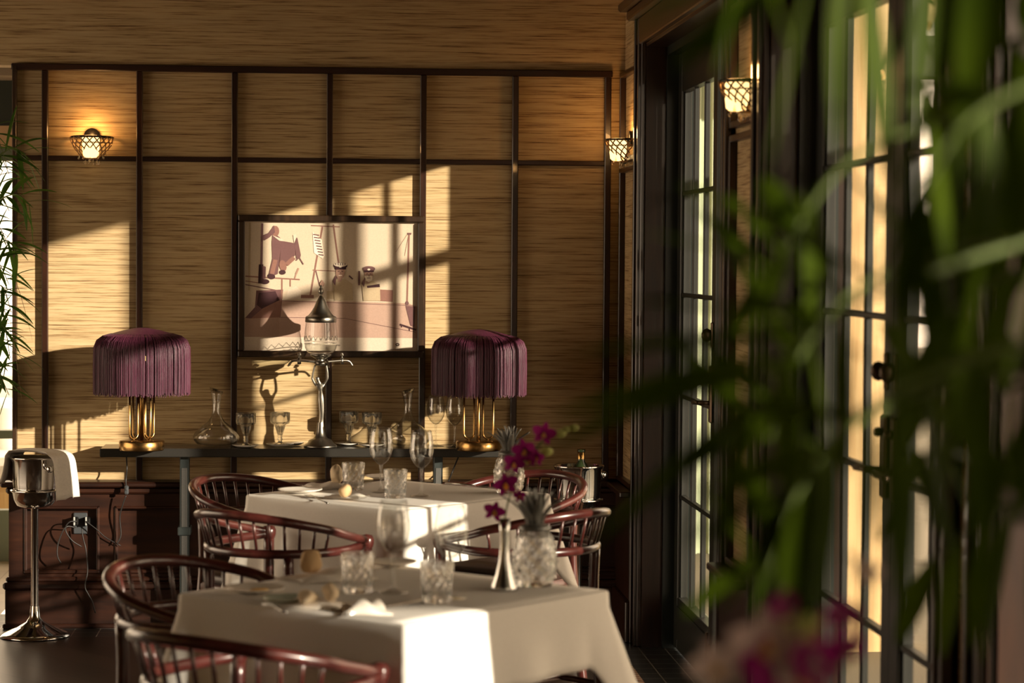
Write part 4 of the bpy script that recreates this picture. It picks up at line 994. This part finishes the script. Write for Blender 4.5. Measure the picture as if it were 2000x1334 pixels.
# ------------------------------------------------------------------ wine bucket stands
def bucket_stand(label, x, y, rz, s=1.0):
    t = thing('wine_bucket_stand', label, 'wine bucket', (x, y, 0), rz, 'wine bucket stands')
    m = MB(); m.lathe([(0, .002), (.137, .002), (.138, .006), (.12, .016), (.07, .038), (.035, .058), (.022, .075), (.019, .10), (.017, .12)], 48); m.build('base', CHROME, t)
    m = MB(); m.lathe([(.0145, .10), (.0145, .50), (.020, .505), (.016, .515)], 24); m.build('pole', CHROME, t)
    m = MB(); m.lathe([(0, .505), (.05, .507), (.070, .517), (.082, .54), (.088, .568), (.094, .572), (.094, .578), (.088, .578)], 44); m.build('cradle', CHROME, t)
    m = MB(); m.lathe([(0, .520), (.070, .522), (.076, .53), (.084, .60), (.090, .69), (.096, .70), (.098, .704), (.096, .708), (.090, .704), (.082, .60), (.072, .54), (0, .53)], 48); bk = m.build('bucket', CHROME, t)
    for sx in (-1, 1):
        m = MB(); m.tube([(sx * .088, 0, .665), (sx * .104, 0, .665)], .006, 8); m.ball((sx * .110, 0, .665), .0145, 14); m.build('knob', CHROME, bk)
    return t
bx_ = atd(68, 1225, WB - .30)
bucket_stand('chrome wine bucket on a stand at the left edge with a white napkin over it', bx_.x, WB - .30, -.9)
# napkin draped over the bucket
c0 = Vector((bx_.x, WB - .30, 0)); m = MB(); vs = []; fs = []; g = 18
path = [(-.135, .600), (-.118, .64), (-.106, .690), (-.098, .718), (-.05, .726), (0, .728), (.05, .726), (.098, .718), (.118, .695), (.126, .65), (.132, .60), (.136, .545)]
path = spline([(a, 0, b2) for a, b2 in path], 3)
for j, p in enumerate(path):
    for i in range(g + 1):
        u = i / g - .5; v = j / (len(path) - 1); w_ = .085 + .035 * v
        out = p.x * (1 + .10 * math.cos(u * 9)); dz = .010 * math.sin(u * 11 + 2 * v) - .02 * abs(u) * (1 if abs(p.x) > .09 else 0)
        X_, Y_ = out + .012, u * 2 * w_ * .8; vs.append((c0.x + X_ * math.cos(-.38) - Y_ * math.sin(-.38), c0.y + X_ * math.sin(-.38) + Y_ * math.cos(-.38), p.z + max(-.0, dz) + .001))
for j in range(len(path) - 1):
    for i in range(g): a = j * (g + 1) + i; fs.append((a, a + 1, a + g + 2, a + g + 1))
m.add(vs, fs); o = m.build('napkin', NAPKIN); sm = o.modifiers.new('cloth', 'SOLIDIFY'); sm.thickness = .0015
tag(o, 'white napkin draped over the chrome wine bucket at the left edge', 'napkin', 'linen napkins')
b2_ = atd(1128, 1180, 8.95)
bs = bucket_stand('dark wine bucket on a stand behind the chairs at the right of the farther table', b2_.x, 8.95, .4)
for k in range(1):
    bt = thing('wine_bottle', 'dark bottle neck standing in the right-hand wine bucket', 'bottle', (b2_.x + .01, 8.95, .535), 0)
    m = MB(); m.lathe([(0, 0), (.036, 0), (.037, .01), (.037, .14), (.030, .165), (.015, .185), (.013, .22), (.0155, .222), (.0155, .232), (0, .233)], 24); m.build('bottle_body', plain('dark_bottle', (.02, .03, .012), .1), bt)
    m = MB(); m.lathe([(.0145, .190), (.0145, .232), (0, .2335)], 16); m.build('foil', BRASS, bt)
# ------------------------------------------------------------------ palms
def blade(m, a, b, w_, sag, fold=.25, n=9, twist=0.0, mi=0):
    """lance-shaped leaflet from a to b with a keel and a droop"""
    a = Vector(a); b = Vector(b); d = b - a; L2 = d.length; dn = d.normalized()
    side = dn.cross(Vector((0, 0, 1))); side = side.normalized() if side.length > .05 else Vector((1, 0, 0))
    side = (Matrix.Rotation(twist, 3, dn) @ side); nn = side.cross(dn)
    vs = []; fs = []
    for j in range(n + 1):
        v = j / n; c = a + d * v + Vector((0, 0, sag * L2 * 4 * v * (1 - v)))
        ww = w_ * .5 * (math.sin(PI * min(.995, .05 + .93 * v)) ** .7)
        for q_ in (-1, 0, 1): vs.append(c + side * q_ * ww - nn * (0 if q_ else fold * ww))
    for j in range(n):
        for q_ in (0, 1): k = j * 3 + q_; fs.append((k, k + 1, k + 4, k + 3))
    m.add(vs, fs, mi)
q = random.Random(21)
pot_c = Vector((.80, 1.75, 0))
fp = thing('potted_palm', 'large out-of-focus green palm close to the camera filling the right side', 'palm', tuple(pot_c))
m = MB(); m.lathe([(0, .0), (.15, 0), (.16, .02), (.20, .34), (.215, .36), (.215, .39), (.19, .39), (.185, .34), (0, .34)], 36); m.build('pot', plain('glazed_pot', (.10, .06, .04), .3), fp)
m = MB(); m.lathe([(0, .345), (.184, .345)], 24); m.build('soil', plain('soil', (.03, .02, .012), .9, bump=.6, bscale=50), fp)
def frond(rach, tips, w_, name='frond', par=fp, org=pot_c, mat=LEAF_F, sag=.04, sr=.0032, stem_from=None):
    """rach: list of (px, py, depth); tips: list of (u along rachis, px, py, depth)"""
    RP = [atd(*p) - org for p in rach]
    SPn = spline(RP, 8); full = SPn
    if stem_from is not None:
        st = Vector(stem_from) - org; mid = (st + SPn[0]) / 2 + Vector((.05, 0, .12)); full = spline([st, mid, SPn[0]], 8)[:-1] + SPn
    m = MB(); m.tube(full, [sr * (1.6 - 1.1 * i / len(full)) for i in range(len(full))], 6, 1)
    for (u, px, py, d) in tips:
        i = min(len(SPn) - 1, int(u * (len(SPn) - 1))); a = SPn[i]; b = atd(px, py, d) - org
        blade(m, a, b, w_ * q.uniform(.8, 1.15), sag * q.uniform(.3, 1.6), twist=q.uniform(-.9, .9))
    return m.build(name, [mat, STEMG], par)
canes = []
for k, (dx, dy, h) in enumerate(((-.05, .0, 1.55), (.06, .05, 1.85), (.02, -.07, 1.25), (-.08, .07, 1.7))):
    a = Vector((dx, dy, .34)); b = Vector((dx * 2.2, dy * 2, h)); m = MB()
    m.tube(spline([a, (a + b) / 2 + Vector((.02, .01, 0)), b], 8), .009, 8); m.build('cane', STEMG, fp); canes.append(pot_c + b)
F1 = [(2150, 430, 1.80), (1850, 520, 1.78), (1640, 610, 1.76), (1500, 730, 1.76), (1420, 860, 1.76)]
frond(F1, [(.30, 1640, 330, 1.9), (.40, 1330, 362, 1.85), (.45, 1245, 452, 1.85), (.55, 1180, 585, 1.8), (.62, 1122, 690, 1.8), (.70, 1085, 812, 1.78), (.76, 1072, 875, 1.78), (.88, 1160, 1065, 1.72), (.95, 1172, 1040, 1.7), (1, 1330, 1080, 1.72), (.85, 1400, 1100, 1.74), (.7, 1540, 1010, 1.72), (.5, 1650, 930, 1.74), (.35, 1760, 900, 1.76), (.2, 1850, 880, 1.76), (.5, 1560, 380, 1.82), (.25, 1820, 240, 1.85), (.1, 1960, 760, 1.78)], .021, stem_from=canes[0])
F2 = [(2150, -260, 1.70), (1850, -150, 1.68), (1640, -70, 1.66), (1500, -30, 1.66), (1380, -25, 1.66)]
frond(F2, [(1, 1215, 68, 1.66), (.95, 1260, 20, 1.66), (.9, 1400, 150, 1.66), (.8, 1440, 215, 1.66), (.75, 1560, 130, 1.64), (.6, 1500, 330, 1.66), (.5, 1640, 300, 1.66), (.45, 1740, 370, 1.64), (.3, 1790, 260, 1.66), (.2, 1880, 320, 1.66), (.12, 1990, 250, 1.66), (.7, 1320, 130, 1.68)], .022, stem_from=canes[1])
F3 = [(2150, 120, 1.60), (1960, 190, 1.60), (1860, 270, 1.60), (1790, 400, 1.60)]
frond(F3, [(.25, 1985, 480, 1.6), (.45, 1935, 470, 1.58), (.6, 1870, 540, 1.6), (.75, 1700, 560, 1.6), (.9, 1745, 640, 1.58), (1, 1810, 700, 1.6), (.35, 1760, 170, 1.62), (.8, 1660, 480, 1.62), (.1, 2000, 330, 1.6)], .021, stem_from=canes[3])
F4 = [(2150, 640, 1.66), (1900, 700, 1.66), (1720, 780, 1.66), (1600, 880, 1.66), (1530, 980, 1.66)]
frond(F4, [(.15, 1990, 1000, 1.66), (.28, 1930, 1130, 1.64), (.35, 1850, 1050, 1.66), (.45, 1760, 1180, 1.66), (.55, 1700, 1090, 1.64), (.7, 1592, 1215, 1.64), (.8, 1560, 1240, 1.62), (.9, 1450, 1180, 1.66), (1, 1480, 1130, 1.66), (.75, 1390, 960, 1.68), (.6, 1420, 800, 1.68), (.4, 1560, 640, 1.68), (.95, 1345, 1060, 1.68), (.3, 1780, 600, 1.68)], .022, stem_from=canes[2])
# fronds farther back in the clump
for k in range(6):
    sy = -150 + k * 225; D = 2.15 + .12 * (k % 3)
    rach = [(2230, sy + 120, D), (2060, sy, D), (1930, sy + 30, D), (1810, sy + 130, D)]
    tips = []
    for j in range(13):
        u = .12 + .86 * j / 12; s_ = -1 if j % 2 else 1; bx0 = 2230 - 430 * u; 
        tips.append((u, bx0 - 50 + q.uniform(-70, 60), sy + 40 + s_ * q.uniform(130, 210) + (90 if s_ > 0 else 20), D + q.uniform(-.1, .1)))
    frond(rach, tips, .026, stem_from=canes[k % 4])
for k in range(1, 4):
    sy = 60 + k * 260; D = 1.95
    rach = [(2200, sy - 140, D), (1900, sy - 100, D), (1680, sy - 20, D), (1560, sy + 120, D), (1500, sy + 280, D)]
    tips = []
    for j in range(14):
        u = .58 + .42 * j / 13 if j > 2 else .15 + .1 * j; bx0 = 2200 - 700 * u; s_ = -1 if j % 2 else 1
        tips.append((u, bx0 - 130 + q.uniform(-80, 60), sy + 60 + 170 * u + s_ * q.uniform(110, 190), D + q.uniform(-.08, .08)))
    frond(rach, tips, .024, stem_from=canes[k % 4])
# blurred orchid below the palm
po = Vector((.34, 1.80, 0)); stand = thing('orchid_stand', 'small dark pedestal under the frame holding the blurred orchid', 'stand', tuple(po))
om = thing('potted_orchid', 'blurred purple and white orchid at the bottom right below the palm', 'orchid', (po.x, po.y, .80))
m = MB(); m.lathe([(0, .775), (.13, .775), (.135, .785), (.135, .797), (0, .799)], 32); m.build('stand_top', MAHOG, stand)
m = MB(); m.lathe([(.02, .04), (.018, .3), (.02, .775)], 16); m.lathe([(0, 0), (.12, 0), (.12, .02), (.02, .05)], 24); m.build('stand_column', MAHOG, stand)
m = MB(); m.lathe([(0, 0), (.045, 0), (.065, .10), (.067, .11), (.058, .11), (.055, .09), (0, .09)], 28); m.build('pot', CHINA, om)
m = MB()
for k in range(5): a = k * 1.3; blade(m, (0, 0, .09), (.16 * math.cos(a), .16 * math.sin(a), .15), .045, .25)
m.build('orchid_leaves', LEAF_B, om)
OO = Vector((po.x, po.y, .80))
for stem in ([(0, 0, .09), (1500, 1420), (1535, 1300), (1540, 1190)], [(0, 0, .09), (1600, 1400), (1680, 1250), (1690, 1120), (1650, 1080)], [(0, 0, .09), (1440, 1420), (1400, 1300)]):
    pts = [Vector(stem[0])] + [atd(p[0], p[1], 1.80) - OO for p in stem[1:]]
    m = MB(); m.tube(spline(pts, 8), .0022, 6); m.build('stem', STEMG, om)
for i, (px, py, sz, mt) in enumerate(((1535, 1187, .016, 1), (1500, 1258, .030, 2), (1588, 1285, .026, 1), (1530, 1320, .034, 1), (1488, 1300, .022, 1), (1560, 1225, .018, 3), (1690, 1118, .013, 2), (1645, 1205, .016, 1), (1660, 1262, .014, 1), (1398, 1305, .022, 2), (1560, 1330, .024, 2))):
    c = atd(px, py, 1.79) - OO; m = flower(c, Vector((q.uniform(-.5, .5), -1, q.uniform(-.2, .4))), sz, i + 40, None)
    m.build('blossom', [(ORCH, ORCH, ORCH_W, BUDG)[mt], (ORCH_Y, ORCH_W, ORCH_Y, BUDG)[mt]], om)

# palm in the opening at the left edge
pc = Vector((-1.62, 9.25, 0))
bp_ = thing('potted_palm', 'green palm with thin arching leaflets in the opening at the left edge', 'palm', tuple(pc))
m = MB(); m.lathe([(0, .0), (.14, 0), (.15, .02), (.18, .34), (.19, .36), (.19, .38), (.17, .38), (0, .33)], 32); m.build('pot', plain('terracotta_pot', (.30, .13, .07), .6), bp_)
for k in range(4):
    a = k * 1.6; m = MB(); m.tube(spline([(.04 * math.cos(a), .04 * math.sin(a), .33), (.07 * math.cos(a), .07 * math.sin(a), 1.0), (.10 * math.cos(a), .08 * math.sin(a), 1.55)], 6), .009, 7); m.build('cane', STEMG, bp_)
def bfrond(rach, n, L2, dirs, w_=.022, spread=.9):
    RP = [atd(*p) - pc for p in rach]; SPn = spline([Vector((0.02, 0, 1.2))] + RP, 8); m = MB(); m.tube(SPn, [.0032 * (1.4 - i / len(SPn)) for i in range(len(SPn))], 5, 1)
    for j in range(n):
        u = .35 + .65 * j / (n - 1); i = min(len(SPn) - 2, int(u * (len(SPn) - 1))); a = SPn[i]; t = (SPn[i + 1] - a).normalized()
        s_ = 1 if j % 2 else -1; side = Vector((t.z, 0, -t.x)); d = (t * .75 + side * s_ * spread * q.uniform(.6, 1.1) + Vector((0, q.uniform(-.25, .25), -.25))).normalized()
        blade(m, a, a + d * L2 * q.uniform(.7, 1.1), w_ * q.uniform(.7, 1.1), .10, twist=q.uniform(-.6, .6))
    m.build('frond', [LEAF_B, STEMG], bp_)
DL = 9.2
bfrond([(-60, 420, DL), (-20, 330, DL), (20, 290, DL), (50, 300, DL)], 12, .17, 0)
bfrond([(-60, 480, DL + .1), (-10, 400, DL), (30, 380, DL - .1), (60, 400, DL - .1)], 12, .16, 0)
bfrond([(-50, 560, DL), (-10, 490, DL), (15, 470, DL), (35, 500, DL)], 12, .17, 0)
bfrond([(-60, 620, DL), (-20, 570, DL), (5, 560, DL), (22, 610, DL)], 12, .17, 0)
bfrond([(-60, 700, DL), (-20, 640, DL), (8, 640, DL), (20, 700, DL)], 12, .15, 0)
bfrond([(-60, 300, DL + .1), (-30, 250, DL), (-5, 270, DL), (15, 330, DL)], 12, .18, 0)
bfrond([(-60, 760, DL + .1), (-30, 700, DL), (-5, 700, DL), (5, 760, DL)], 10, .13, 0)
for k in range(7):
    yy = 300 + k * 72; bfrond([(-70, yy + 60, DL + .2), (-30, yy, DL + .15), (-5, yy - 5, DL + .1), (18, yy + 40, DL + .1)], 12, .15, 0, .024)
m = MB(); blade(m, atd(10, 500, DL) - pc, atd(64, 668, DL) - pc, .010, .10); blade(m, atd(5, 540, DL) - pc, atd(45, 800, DL) - pc, .010, .06); m.build('frond', [plain('dry_leaf', (.30, .16, .05), .6), STEMG], bp_)
